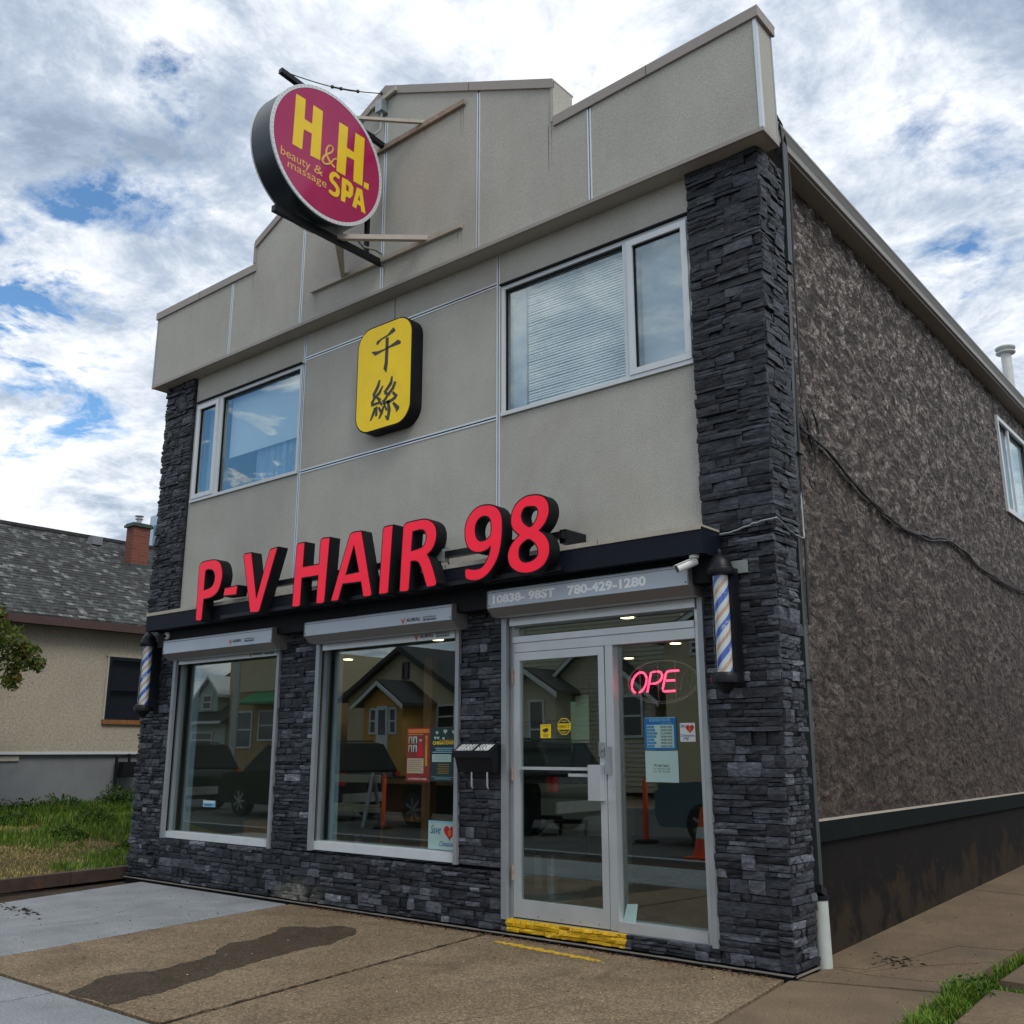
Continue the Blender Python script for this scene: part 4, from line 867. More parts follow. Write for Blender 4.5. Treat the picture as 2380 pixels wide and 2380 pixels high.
def clad(u0,u1,z0,z1,plane='y',base=0.,lean=False,back=.03,minp=.0,ends=(1,1)):
    z=z0
    while z<z1-.02:
        bh=min(.15,z1-z); 
        if z1-z-bh<.03: bh=z1-z
        u=u0-rs.uniform(0,.3)
        while u<u1-1e-6:
            pw=rs.uniform(.45,.65); a,b=max(u,u0),min(u+pw,u1)
            if u1-b<.08: b=u1
            u=max(u+pw,b)
            if b-a<.02: continue
            sp=list(rs.choice(SPL)); s_=sum(sp); sp=[q*bh/s_ for q in sp]; zz=z; k=0
            off=rs.uniform(-.004,.006)
            while k<len(sp):
                h=sp[k]; x=a
                while x<b-1e-6:
                    L=rs.uniform(.07,.19)+(.12 if rs.random()<.3 else 0)
                    if h>.06: L*=.85
                    e=x+L
                    if b-e<.05: e=b
                    hh=h
                    if h>.055 and rs.random()<.25:   # split a tall stone in two thin ones
                        m_=zz+h*rs.uniform(.35,.65)
                        stone(x,e,zz,m_,plane,base,minp+off+rs.uniform(0,.022),back,lean); stone(x,e,m_,zz+h,plane,base,minp+off+rs.uniform(0,.022),back,lean)
                    else: stone(x,e,zz,zz+h,plane,base,minp+off+rs.uniform(0,.022),back,lean)
                    x=e
                zz+=h; k+=1
        z+=bh
zb=.035
clad(-10.91,-10.255,zb,2.90); clad(-8.27,-7.705,.48,2.56); clad(-5.76,-5.295,.50,2.72)
clad(-10.253,-5.295,zb,.475); clad(-7.703,-5.763,.476,.497)
clad(-5.293,-3.392,zb,.132)
clad(-3.39,-2.873,zb,2.95,lean=True); clad(-10.25,-3.40,2.56,2.755,minp=-.005)
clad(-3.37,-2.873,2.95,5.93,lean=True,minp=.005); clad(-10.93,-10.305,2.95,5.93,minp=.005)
clad(.0,.36,zb,2.95,'x',-2.875); clad(.0,.42,2.95,5.93,'x',-2.875)
bk=MB()
for z in np.arange(0.0,5.9,.5): bk.prism([[(-3.34,z+.0),(-2.90+.021*z,z),(-2.90+.021*(z+.5),min(z+.5,5.93)),(-3.34,min(z+.5,5.93))]],.025,.36)
bk.build('pier_core','black_paint',B)
MB().prism([[(-10.93,2.9),(-10.93,5.93),(-10.30,5.93),(-10.30,2.9),(-10.86,2.9),(-10.86,0),(-10.91,0),(-10.91,2.9)]],.025,.5).build('pier_core','black_paint',B)
STN.sort(key=lambda s:-s[0]); rest=MB()
for i,(wx,V,F,tone) in enumerate(STN):
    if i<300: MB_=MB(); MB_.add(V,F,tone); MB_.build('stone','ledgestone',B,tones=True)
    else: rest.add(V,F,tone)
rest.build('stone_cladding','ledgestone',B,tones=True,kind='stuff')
MB().box(-10.92,-2.85,-.036,.0,.017,.022).build('base_flashing','flashing_dull',B); MB().box(-10.90,-2.87,-.02,.3,-.05,.011).build('base_gap','black_paint',B)
MB().box(-2.868,-2.845,-.036,.37,.017,.022).build('base_flashing','flashing_dull',B)
# --- ground floor glazing
def storefront(x0,x1,z0,z1,sill_h,name='storefront_window'):
    y0,y1=.055,.13; f=MB(); t=.03
    f.box(x0,x1,y0,y1,z1-t,z1); f.box(x0,x0+t,y0,y1,z0+sill_h+.001,z1-t-.001); f.box(x1-t,x1,y0,y1,z0+sill_h+.001,z1-t-.001)
    W=f.build(name,'alu_dull',B)
    MB().box(x0,x1,y0-.05,y1,z0,z0+sill_h).build('sill','alu_white',W)
    MB().box(x0+t-.003,x1-t+.003,.095,.101,z0+sill_h-.003,z1-t+.003).build('pane','shop_glass',W)
    MB().box(x0,x0+.004,-.02,.16,z0,z1).build('reveal','black_paint',W); MB().box(x1-.004,x1,-.02,.16,z0,z1).build('reveal','black_paint',W)
    return W
SW1=storefront(-10.245,-8.28,.480,2.455,.065); SW2=storefront(-7.695,-5.77,.502,2.455,.075)
# --- entrance
ent=MB(); y0,y1=.03,.11
ent.box(-5.27,-5.205,y0,y1,.13,2.49); ent.box(-4.285,-4.215,y0,y1,.14,2.205); ent.box(-5.204,-3.49,y0-.005,y1,2.205,2.275); ent.box(-5.204,-3.49,y0-.015,y1,2.285,2.335); ent.box(-5.204,-3.49,y0,y1,2.275,2.2845)
ent.box(-4.214,-3.49,y0-.01,y1,.1355,.205); ent.box(-5.204,-3.49,y0,y1,2.42,2.49); ent.box(-3.489,-3.41,y0,y1,.13,2.49)
EN=ent.build('entrance_frame','alu',B)
MB().box(-5.20,-3.49,.095,.101,2.335,2.42).build('transom_pane','shop_glass',EN)
MB().box(-4.216,-3.488,.095,.101,.205,2.206).build('side_pane','shop_glass',EN)
MB().box(-5.285,-3.40,.022,.12,.126,.1345).build('threshold','alu_dull',B)
D_=MB(); dx0,dx1,dz0,dz1=-5.195,-4.29,.145,2.20
D_.box(dx0,dx1,.02,.065,2.135,dz1); D_.box(dx0,dx1,.02,.065,dz0,.275); D_.box(dx0,dx0+.065,.02,.065,.2755,2.1345); D_.box(dx1-.055,dx1,.02,.065,.2755,2.1345)
DO=D_.build('door','alu',B)
MB().box(dx0+.06,dx1-.05,.040,.046,.27,2.14).build('pane','shop_glass',DO)
h=MB(); h.box(-5.125,-4.34,.0,.019,1.262,1.285); h.box(-4.62,-4.40,-.015,.0,1.215,1.238); h.build('push_bar','alu',DO)
MB().box(-4.415,-4.305,-.045,.018,1.045,1.305).build('pull_plate','alu',DO)
lkk=MB(); lkk.box(-4.345,-4.292,.004,.0195,1.365,1.470); lkk.lathe([(.016,-.012),(.016,.0)],(-4.318,.004,1.42),14,'y'); lkk.build('lock','galv',DO)
MB().box(-4.287,-4.245,.004,.0245,1.235,1.44).build('strike_guard','alu_dull',DO)
hg=MB()
for z in (2.0,1.23,.47): hg.tube([(-5.20,.012,z-.055),(-5.20,.012,z+.055)],.011,8)
hg.build('hinge','steel_rust',DO,smooth=True)
sc=MB()
for x in (-4.95,-4.72,-4.55,-4.38): sc.lathe([(.006,-.003),(.006,.0)],(x,.019,.17),8,'y')
sc.build('screw','galv',DO)
# --- interior
I=MB(); I.box(-10.69,-3.10,.17,7.5,.04,.10); I.build('interior_floor','interior_floor',B)
I=MB(); I.box(-10.69,-3.10,.17,7.5,2.60,2.66); I.build('interior_ceiling','interior_ceiling',B)
I=MB(); I.box(-10.69,-10.64,.17,7.5,.10,2.6); I.box(-3.15,-3.10,.17,7.5,.1,2.6); I.box(-10.64,-3.15,7.45,7.5,.1,2.6); I.build('interior_wall','interior_wall',B)
MB().box(-7.95,-6.20,2.4,2.5,.1,2.6).build('partition','interior_wall',B)
for (x,y) in ((-9.95,2.35),(-10.1,1.45),(-8.6,3.7),(-9.35,5.3),(-4.94,.61),(-4.81,1.18),(-7.0,4.6),(-5.6,3.4),(-4.2,4.4),(-8.9,1.25),(-7.4,1.4)):
    o=MB().lathe([(.085,0),(.085,.012),(.066,.012)],(x,y,2.588),20).build('ceiling_light','white_plastic',B); MB().lathe([(.062,0),(.062,.004)],(x,y,2.582),18).build('lamp','pot_light',o)
# --- downspout and PVC boot
dn=MB(); dn.obox((-2.893,.50,.47),(-2.873,.51,2.9),.052,.055,(0,1,0)); dn.obox((-2.873,.51,2.90),(-2.815,.56,5.2),.05,.052,(0,1,0)); dn.obox((-2.81,.56,5.19),(-2.79,.58,6.27),.07,.08,(0,1,0)); dn.build('downspout','downspout',B)
for z in (1.9,3.6,5.1): MB().obox((-2.96,.50+.02*z/2,z),(-2.835+.012*z,.50+.02*z/2,z),.09,.012).build('strap','downspout',B)
pv=MB(); pv.tube([(-2.862,.452,-.03),(-2.872,.470,.43)],.052,20); pv.build('drain_boot','pvc',B,smooth=True)
pc=MB(); pc.tube([(-2.872,.470,.425),(-2.872,.470,.452)],.057,20); pc.obox((-2.872,.47,.45),(-2.883,.498,.50),.07,.08,(0,1,0)); pc.build('boot_collar','black_paint',B,smooth=True)

# ================================================================ roller shutters
def shutter(x0,x1,z0,z1,rail0,rail1,rz0,label,stickers,slat=2.375):
    t=thing('roller_shutter',label,'roller shutter',((x0+x1)/2,0,z0),'roller shutters above the storefront glass')
    yf=-.205; hz=MB()
    prof=[(yf,z0),(yf,z1-.012),(yf+.012,z1),(.02,z1),(.02,z0-.065),(yf+.075,z0-.065)]
    hz.prism([prof],x0+.006,x1-.006,'x'); o=hz.build('housing','shutter_box',t)
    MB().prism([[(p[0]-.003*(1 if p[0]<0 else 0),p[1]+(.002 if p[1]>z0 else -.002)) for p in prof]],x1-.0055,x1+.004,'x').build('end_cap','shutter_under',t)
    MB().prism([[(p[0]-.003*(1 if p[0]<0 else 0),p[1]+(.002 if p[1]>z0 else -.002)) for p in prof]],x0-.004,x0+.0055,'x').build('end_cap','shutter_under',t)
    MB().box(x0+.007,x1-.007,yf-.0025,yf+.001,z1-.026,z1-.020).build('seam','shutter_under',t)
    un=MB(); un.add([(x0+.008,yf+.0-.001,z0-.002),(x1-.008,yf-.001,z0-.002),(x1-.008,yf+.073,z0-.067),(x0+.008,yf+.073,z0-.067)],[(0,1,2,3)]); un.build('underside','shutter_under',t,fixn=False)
    for rx in (rail0,rail1):
        r=MB(); s=1 if rx==rail0 else -1
        r.box(rx,rx+s*(.055 if s>0 else .042),-.032,.004,rz0,z0-.068); r.build('guide_rail','alu_dull',t)
    MB().box(rail0+.07,rail1-.07,-.012,.016,slat,z0-.07).build('bottom_slat','alu',t)
    sw=MB()
    for x in (x0+.02,x1-.02): sw.lathe([(.006,-.003),(.006,0)],(x,yf,z0+.02),8,'y')
    sw.build('screw','black_paint',t)
    for (sx,sz,sy,k) in stickers:
        mb=MB(); mb.prism([[(sx,sz+.026),(sx-.03,sz+.052),(sx-.022,sz+.032),(sx-.0,sz-.01),(sx+.022,sz+.032),(sx+.03,sz+.052)]],sy-.0015,sy-.0005); mb.build('emblem','orange_print',t)
        text_mb('ALUROLL',sx+.04,sx+.04+.185*k,sz+.012,sz+.043,sy-.001,shear=.2,bold=.035).build('lettering','ink',t,fixn=False)
        text_mb('SHUTTERS',sx+.05,sx+.19,sz-.004,sz+.006,sy-.001).build('lettering','print_grey',t,fixn=False)
        text_mb('WWW.ALUROLL.CA',sx+.245,sx+.41,sz+.030,sz+.043,sy-.001,bold=.02).build('lettering','ink',t,fixn=False)
        text_mb('780-604-8633',sx+.245,sx+.41,sz+.004,sz+.024,sy-.001,bold=.03).build('lettering','ink',t,fixn=False)
    return t
shutter(-10.20,-8.19,2.485,2.635,-10.245,-8.278,.475,'grey roller shutter box over the left shop window',[(-8.90,2.512,-.206,.85),(-8.80,2.388,-.0125,.85)])
shutter(-7.675,-5.695,2.505,2.64,-7.695,-5.768,.495,'grey roller shutter box over the middle window with the posters',[(-6.29,2.515,-.206,.95),(-6.31,2.388,-.0125,.95)])
T3=shutter(-5.29,-3.395,2.56,2.71,-5.285,-3.390,.125,'grey roller shutter box with street number over the glass door',[],2.425)
text_mb('10838- 98ST',-5.232,-4.585,2.59,2.664,-.2065,bold=.042).build('lettering','print_grey',T3,fixn=False)
text_mb('780-429-1280',-4.463,-3.745,2.588,2.664,-.2065,bold=.042).build('lettering','print_grey',T3,fixn=False)
# ================================================================ channel letters
CL=thing('channel_letter_sign','big red black-edged channel letters standing on the black ledge','sign',(-6.8,-.35,2.9))
rw=MB(); rw.box(-8.95,-4.44,-.30,-.24,3.03,3.085); rw.box(-8.9,-4.42,-.35,-.302,2.765,2.80)
rw.box(-4.50,-4.44,-.25,.03,3.0,3.11)
rw.build('raceway','black_metal',CL)
for nm in ('P','dash','V','H','A','I','R','nine','eight'):
    lo=G['L_'+nm]; loops=[smooth_loop(l,5) for l in lo]
    back=[inset(loops[0],-.006)]+[inset(l,.006) for l in loops[1:]]
    o=MB().prism(back,-.432,-.31).build('letter','black_paint',CL)
    face=[inset(loops[0],.006)]+[inset(l,-.006) for l in loops[1:]]
    MB().prism(face,-.4345,-.4325).build('letter_face','red_face',o)
bx=thing('junction_box','small grey electrical box between the red R and 9','junction box',(-5.72,-.28,3.0))
b=MB(); b.box(-5.785,-5.70,-.33,-.24,3.0,3.12); b.build('box','galv',bx); MB().box(-5.735,-5.695,-.30,-.26,3.121,3.175).build('photocell','grey_box',bx)
MB().tube([(-5.70,-.26,3.0),(-5.68,-.2,2.9),(-5.72,-.1,2.88)],.006,6).build('cable','cable_black',bx)
# ================================================================ yellow sign box
YB=thing('yellow_box_sign','yellow rounded sign box with two black brushed characters','sign',(-6.7,0,5))
yo=rrect(-7.145,-6.352,4.472,5.595,.20,10)
MB().prism([yo],-.118,.03).build('sign_box','black_paint',YB)
MB().prism([inset(yo,.014)],-.1205,-.1185).build('sign_face','yellow_face',YB)
ky=MB(); sc_=(6.3-.122)/(6.3-.135)
def sy2(p): return (p[0]*sc_,(p[1]-1.41)*sc_+1.41)+tuple(p[2:])
for l in G['Y_poly']: ky.prism([[sy2(q) for q in l]],-.1225,-.1208)
ky.build('lettering','ink',YB)
k2=MB()
for st_ in G['Y_str']: stroke_mb(k2,[(lambda w_:(w_[0],w_[1],w_[2]*1.55))(sy2(q)) for q in st_],-.1222,'y')
k2.build('lettering','ink',YB,fixn=False)
# ================================================================ round blade sign
RS=thing('round_blade_sign','round magenta double sided drum sign on dark poles above the roofline','sign',(-6.8,-1,7))
cy,cz,rr_=-1.008,6.995,.688
def disc(x0,x1,r0,n=96): 
    return MB().lathe([(r0,x0),(r0,x1)],(0,cy,cz),n,'x')
disc(-6.94,-6.66,rr_-.004).build('drum','navy_drum',RS,smooth=True)
def ring(xa,xb,ro,ri,m,nm):
    n=96; mb=MB(); L0=[(cy+ro*math.cos(2*math.pi*k/n),cz+ro*math.sin(2*math.pi*k/n)) for k in range(n)]; L1=[(cy+ri*math.cos(2*math.pi*k/n),cz+ri*math.sin(2*math.pi*k/n)) for k in range(n)]
    mb.prism([L0,L1],xa,xb,'x'); return mb.build(nm,m,RS)
ring(-6.66,-6.645,rr_,rr_-.034,'alu_white','rim'); ring(-6.955,-6.94,rr_,rr_-.034,'alu_white','rim')
rb=MB()
for k in range(84):
    a=2*math.pi*k/84
    rb.obox((-6.6445,cy+(rr_-.004)*math.cos(a),cz+(rr_-.004)*math.sin(a)),(-6.6445,cy+(rr_-.030)*math.cos(a),cz+(rr_-.030)*math.sin(a)),.003,.0012,(1,0,0))
rb.build('rim_notches','alu_dull',RS,kind='stuff')
disc(-6.655,-6.648,rr_-.033).build('sign_face','magenta_face',RS); disc(-6.952,-6.945,rr_-.033).build('sign_face','magenta_face',RS)
yl=MB()
for ls in G['M_poly']:
    yl.prism(ls,-6.6475,-6.6462,'x')
for st_ in G['M_str'][:1]: stroke_mb(yl,st_,-6.6464,'x',True)
yl.build('lettering','yellow_print',RS,fixn=False)
gl_=MB()
for st_ in G['M_str'][1:]: stroke_mb(gl_,st_,-6.6462,'x',True)
gl_.build('lettering','gold_print',RS,fixn=False)
text_mb('beauty',-1.567,-1.225,6.700,6.816,-6.6466,'x').build('lettering','gold_print',RS,fixn=False)
text_mb('&',-1.179,-1.072,6.735,6.822,-6.6466,'x').build('lettering','gold_print',RS,fixn=False)
text_mb('massage',-1.482,-1.022,6.610,6.690,-6.6466,'x').build('lettering','gold_print',RS,fixn=False)
ps=MB()
ps.obox((-6.8,-1.52,7.715),(-6.8,-.16,7.60),.05,.05); ps.obox((-6.8,-1.5,6.262),(-6.8,-.12,6.255),.055,.06)
ps.obox((-6.8,-.36,7.62),(-6.8,-.36,6.27),.04,.04,(1,0,0)); ps.build('pole','black_metal',RS)
MB().obox((-7.89,-.172,6.285),(-5.67,-.172,6.262),.035,.05).build('mounting_rail','steel_beige',RS); MB().obox((-7.5,-.172,7.575),(-6.87,-.172,7.575),.03,.045).build('mounting_rail','steel_beige',RS)
MB().obox((-6.86,-.172,7.575),(-5.65,-.172,7.600),.035,.055).build('mounting_rail','steel_rust',RS)
for a_,b_,w_ in (((-6.80,-.70,7.66),(-6.21,-.17,7.625),.033),((-6.80,-.75,6.29),(-6.12,-.17,6.285),.05),((-6.8,-.75,6.9),(-7.37,-.17,6.29),.035),((-6.8,-.75,6.29),(-7.37,-.17,6.29),.04)): MB().obox(a_,b_,w_,w_).build('brace','steel_beige',RS)
cb_=MB(); cb_.box(-6.87,-6.77,-.25,-.16,8.00,8.14); cb_.build('junction_box','galv',RS)
cd_=MB(); cd_.tube([(-6.81,-.21,8.0),(-6.81,-.22,7.78),(-6.81,-.30,7.68),(-6.81,-.42,7.66),(-6.80,-.5,7.70)],.014,8); cd_.tube([(-6.8,-.52,6.40),(-6.79,-.40,6.33),(-6.78,-.25,6.36),(-6.77,-.17,6.34),(-6.77,-.165,6.22)],.014,8); cd_.build('conduit','grey_box',RS,smooth=True)
sy_=MB(); a,b=Vector((-6.8,-1.45,7.735)),Vector((-6.86,-.17,8.275))
P_=[a+(b-a)*t_+Vector((0,0,-.05*math.sin(math.pi*t_))) for t_ in np.linspace(0,1,12)]
sy_.tube(P_,.005,6); sy_.tube([P_[5],P_[6],P_[7],P_[8]],.009,6); 
for i in (5,6,8,11,0): sy_.lathe([(.004,-.02),(.017,-.01),(.017,.01),(.004,.02)],tuple(P_[i]),8)
sy_.build('stay_cable','cable_black',RS)
sy_=MB(); sy_.obox((-7.02,-.185,8.15),(-6.62,-.185,8.215),.03,.05); sy_.build('stay_bracket','steel_beige',RS)
mat('grime_streak',(.23,.20,.165),.9,var=.2,vscale=12,fine=.2,fscale=90)
gs=MB(); rz=random.Random(21)
for x,z,l in ((-5.70,7.55,.34),(-6.2,7.58,.20),(-7.85,6.24,.18),(-6.75,6.18,.20),(-5.72,6.22,.16),(-4.62,6.88,.45),(-9.0,6.93,.36),(-6.83,7.95,.22)):
    for k in range(3):
        xx=x+rz.uniform(-.03,.03); w0=rz.uniform(.002,.005); L=l*rz.uniform(.5,1.1)
        gs.add([(xx-w0,Y0-.0006-.0002*k,z),(xx+w0,Y0-.0006-.0002*k,z),(xx+w0*.25,Y0-.0006-.0002*k,z-L),(xx-w0*.2,Y0-.0006-.0002*k,z-L)],[(0,1,2,3)])
gs.build('grime_streaks','grime_streak',B,fixn=False,kind='stuff')
# ================================================================ barber poles
m,t,g,b=nodemat('barber_stripe'); tc=nd(t,'ShaderNodeTexCoord'); sp=nd(t,'ShaderNodeSeparateXYZ'); lk(t,tc.outputs['Object'],sp.inputs[0])
an=mth(t,'DIVIDE',mth(t,'ARCTAN2',sp.outputs[1],sp.outputs[0]),2*math.pi)
ph=mth(t,'FRACT',mth(t,'ADD',mth(t,'SUBTRACT',mth(t,'DIVIDE',sp.outputs[2],.19),mth(t,'MULTIPLY',an,2.0)),10))
st2=ramp(t,ph,[(0,(.006,.065,.46)),(.30,(.62,.64,.62)),(.56,(.56,.28,.18)),(.74,(.62,.64,.62))],'CONSTANT')
wz=noise(t,tc.outputs['Object'],16,4,.6)
st2=mixc(t,ramp(t,wz,[(.60,(0,0,0)),(.68,(.7,.7,.7))]),st2,(.55,.53,.48))
lk(t,st2,b.inputs['Base Color']); b.inputs['Roughness'].default_value=.4
def barber(label,loc,worn):
    r=thing('barber_pole',label,'barber pole',(0,0,0),'barber poles on the outer stone piers')
    o=MB().lathe([(.052,1.93),(.052,2.60)],(0,0,0),28).build('striped_cylinder','barber_stripe',r,smooth=True)
    MB().lathe([(.068,1.925),(.068,2.605)],(0,0,0),28).build('glass_tube','clear_tube',r,smooth=True)
    MB().lathe([(.080,2.600),(.096,2.605),(.105,2.635),(.098,2.655),(.088,2.66),(.078,2.70),(.055,2.735),(.028,2.755),(.02,2.76),(.022,2.775),(.014,2.79),(.004,2.80)],(0,0,0),28).build('cap','black_metal',r,smooth=True)
    MB().lathe([(.004,1.785),(.02,1.79),(.045,1.815),(.070,1.845),(.078,1.852),(.100,1.86),(.103,1.90),(.092,1.925),(.080,1.93)],(0,0,0),28).build('base_cup','black_metal',r,smooth=True)
    p=MB(); p.box(-.06,.075,.085,.13,1.86,2.66); p.box(.052,.072,.03,.085,1.90,2.62); p.box(-.03,.03,.06,.15,1.885,1.92); p.box(-.03,.03,.06,.15,2.61,2.645); p.build('back_plate','black_metal',r)
    r.location=loc; return r
barber('barber pole with blue and orange stripes at the right of the glass door',(-3.165,-.16,0),1)
bp2=barber('barber pole with blue and orange stripes on the far left stone pier',(-10.60,-.16,0),0)
# ================================================================ mailbox
mbx=thing('mailbox','small black wall mailbox with white number tiles between window and door','mailbox',(-5.5,-.08,1.2))
MB().prism([[(-.02,1.235),(-.02,1.455),(-.055,1.462),(-.145,1.395),(-.145,1.36),(-.13,1.335),(-.10,1.238)]],-5.70,-5.30,'x').build('box_body','black_metal',mbx)
lid=MB(); lid.prism([[(-.022,1.463),(-.056,1.471),(-.158,1.398),(-.158,1.355),(-.150,1.355),(-.150,1.394),(-.056,1.4635)]],-5.715,-5.285,'x'); lid.build('lid','black_metal',mbx)
# tiles lie on the sloping lid
def lidpt(x,s): # s 0..1 down the slope
    return (x,-.060-.093*s-.0015,1.4695-.0665*s+.0015)
def tiles(txt,xs,w):
    for ch,x in zip(txt,xs):
        a=MB(); sk=.014
        a.add([lidpt(x+sk,.12),lidpt(x+w+sk,.12),lidpt(x+w,.88),lidpt(x,.88)],[(0,1,2,3)]); a.build('number_tile','white_plastic',mbx,fixn=False)
        tm=text_mb(ch,x+.007+(.008 if ch=='1' else 0),x+w-.006-(.006 if ch=='1' else 0),0,1,0,bold=.0)
        tm.v=[tuple(np.array(lidpt(v[0]+sk*v[2]*.8,.88-.76*v[2]))+np.array((0,-.0015,.0018))) for v in tm.v]; tm.build('numeral','ink',mbx,fixn=False)
tiles('10838',[-5.69+i*.036 for i in range(5)],.0355); tiles('98ST',[-5.475+i*.036 for i in range(4)],.0355)
for x in (-5.545,-5.375): MB().tube([(x,-.10,1.24),(x,-.10,1.13),(x-.002,-.085,1.112),(x-.03,-.06,1.118),(x-.034,-.055,1.19)],.0065,8).build('newspaper_hook','alu',mbx,smooth=True)
# ================================================================ security cameras
def cyl_between(mb,a,b,r,n=16): return mb.tube([a,b],r,n)
s1=thing('security_camera','white bullet security camera aimed down under the right end of the ledge','security camera',(-3.33,-.25,2.75))
q=MB(); q.tube([(-3.315,-.25,2.755),(-3.315,-.25,2.735)],.035,18); q.tube([(-3.315,-.25,2.737),(-3.33,-.255,2.705)],.014,10); q.tube([(-3.318,-.25,2.728),(-3.316,-.25,2.715)],.02,10); q.build('mount','white_plastic',s1,smooth=True)
q=MB(); q.tube([(-3.315,-.225,2.72),(-3.41,-.33,2.655)],[.031,.031],18); q.build('camera_body','white_plastic',s1,smooth=True)
q=MB(); q.tube([(-3.41,-.33,2.655),(-3.413,-.333,2.653)],.027,18); q.build('lens','window_dark',s1)
q=MB(); q.obox((-3.30,-.215,2.755),(-3.42,-.35,2.677),.05,.006); q.build('sun_hood','white_plastic',s1)
s2=thing('security_camera','white dome security camera beside the left barber pole','security camera',(-10.28,-.12,2.71))
q=MB(); q.tube([(-10.30,-.02,2.715),(-10.26,-.11,2.712)],.045,18); q.build('mount','white_plastic',s2,smooth=True)
q=MB(); q.lathe([(.001,-.045),(.03,-.035),(.044,-.012),(.044,.012),(.03,.035),(.001,.045)],(-10.22,-.15,2.70),18); q.build('camera_body','white_plastic',s2,smooth=True)
q=MB(); q.tube([(-10.215,-.185,2.695),(-10.213,-.197,2.692)],.022,14); q.build('lens','window_dark',s2)
MB().box(-3.20,-3.02,-.035,-.018,2.63,2.72).build('patch_plate','grey_box',B)
# ================================================================ cables
cw=thing('wall_cable','black cable sagging along the brown stucco side wall','cable',(-2.93,3,3.7))
def wav(P,amp,n=5,sd=0):
    rr=random.Random(sd); out=[]
    for i in range(len(P)-1):
        a,b=Vector(P[i]),Vector(P[i+1])
        p0=Vector(P[max(0,i-1)]); p3=Vector(P[min(len(P)-1,i+2)])
        for k in range(n):
            u=k/n; q=.5*((2*a)+(-p0+b)*u+(2*p0-5*a+4*b-p3)*u*u+(-p0+3*a-3*b+p3)*u**3); out.append(q+Vector((rr.uniform(0,amp*.4),rr.uniform(-amp,amp),rr.uniform(-amp,amp))))
    out.append(Vector(P[-1])); return out
pts=[(-2.93,.74,4.02),(-2.925,.85,3.93),(-2.93,1.36,3.87),(-2.935,2.15,3.66),(-2.935,3.05,3.53),(-2.935,3.98,3.545),(-2.935,4.85,3.645),(-2.935,6.2,3.50),(-2.93,8.15,3.48),(-2.93,10.5,3.7),(-2.93,13.5,3.65)]
c=MB(); c.tube(wav(pts,.006,6,1),.012,6); c.tube(wav([(p[0]+.012,p[1],p[2]-.028) for p in pts],.012,6,2),.009,6); c.tube(wav([(p[0]+.006,p[1],p[2]-.014) for p in pts[2:]],.02,6,3),.007,6)
c.build('cable_run','cable_black',cw,smooth=True)
c=MB()
for i,(ra,rb_,ph_) in enumerate(((.13,.17,0),(.11,.19,.5),(.14,.15,1.2))):
    c.tube([(-2.925+.004*i,1.12+ra*math.cos(a+ph_)*.8,3.95+rb_*math.sin(a+ph_)) for a in np.linspace(0,6.1,26)],.006,6)
c.tube(wav([(-2.925,1.0,4.33),(-2.92,.90,4.1),(-2.92,1.03,3.95),(-2.92,1.12,3.75),(-2.925,1.10,3.60),(-2.93,.98,3.50),(-2.93,1.05,3.45),(-2.93,1.21,3.43)],.008,5,6),.005,6)
c.build('cable_coil','cable_black',cw,smooth=True)
cv_=thing('riser_cables','thin dark cables running up the pier edge beside the downspout','cable',(-2.86,.6,4))
c=MB(); 
for k,(oy,ox) in enumerate(((.56,-2.845),(.585,-2.85),(.71,-2.86),(.735,-2.865))):
    zt=6.38
    P=[(ox+.015*0,oy,2.3 if k<2 else 3.9),(ox+.01,oy+.005,2.9),(ox+.025,oy+.01,4.2),(ox+.05,oy+.0,5.4),(ox+.075,oy-.02,6.0),(ox+.11,oy-.12-.02*k,zt),(ox+.08,oy-.25-.02*k,zt+.07),(ox-.05,oy-.30,zt+.05)]
    if k>=2: P=P[2:]
    c.tube(wav(P,.006,6,10+k),.0065,6)
c.build('cable_run','cable_black',cv_,smooth=True)
cf=thing('front_cable','pale cable looping across the right stone pier from the ledge end','cable',(-3,-.04,2.9))
MB().tube(wav([(-3.21,-.045,2.925),(-3.1,-.04,2.935),(-2.95,-.045,2.965),(-2.80,-.045,2.985),(-2.775,.0,2.98),(-2.79,.25,2.93),(-2.80,.46,2.93),(-2.82,.53,3.0),(-2.83,.55,3.3)],.004,5,4),.007,6).build('cable_run','galv',cf,smooth=True)
# roof vent
rv=thing('roof_vent_pipe','white metal vent pipe with double flanged cap on the right roof edge','vent pipe',(-3.2,10.24,6.3))
MB().lathe([(.078,6.1),(.078,7.74)],(-3.2,10.24,0),24).build('pipe','white_paint',rv,smooth=True)
MB().lathe([(.09,7.68),(.145,7.69),(.15,7.71),(.09,7.72),(.09,7.75),(.15,7.765),(.155,7.785),(.13,7.805),(.02,7.815)],(-3.2,10.24,0),28).build('cap','white_paint',rv,smooth=True)
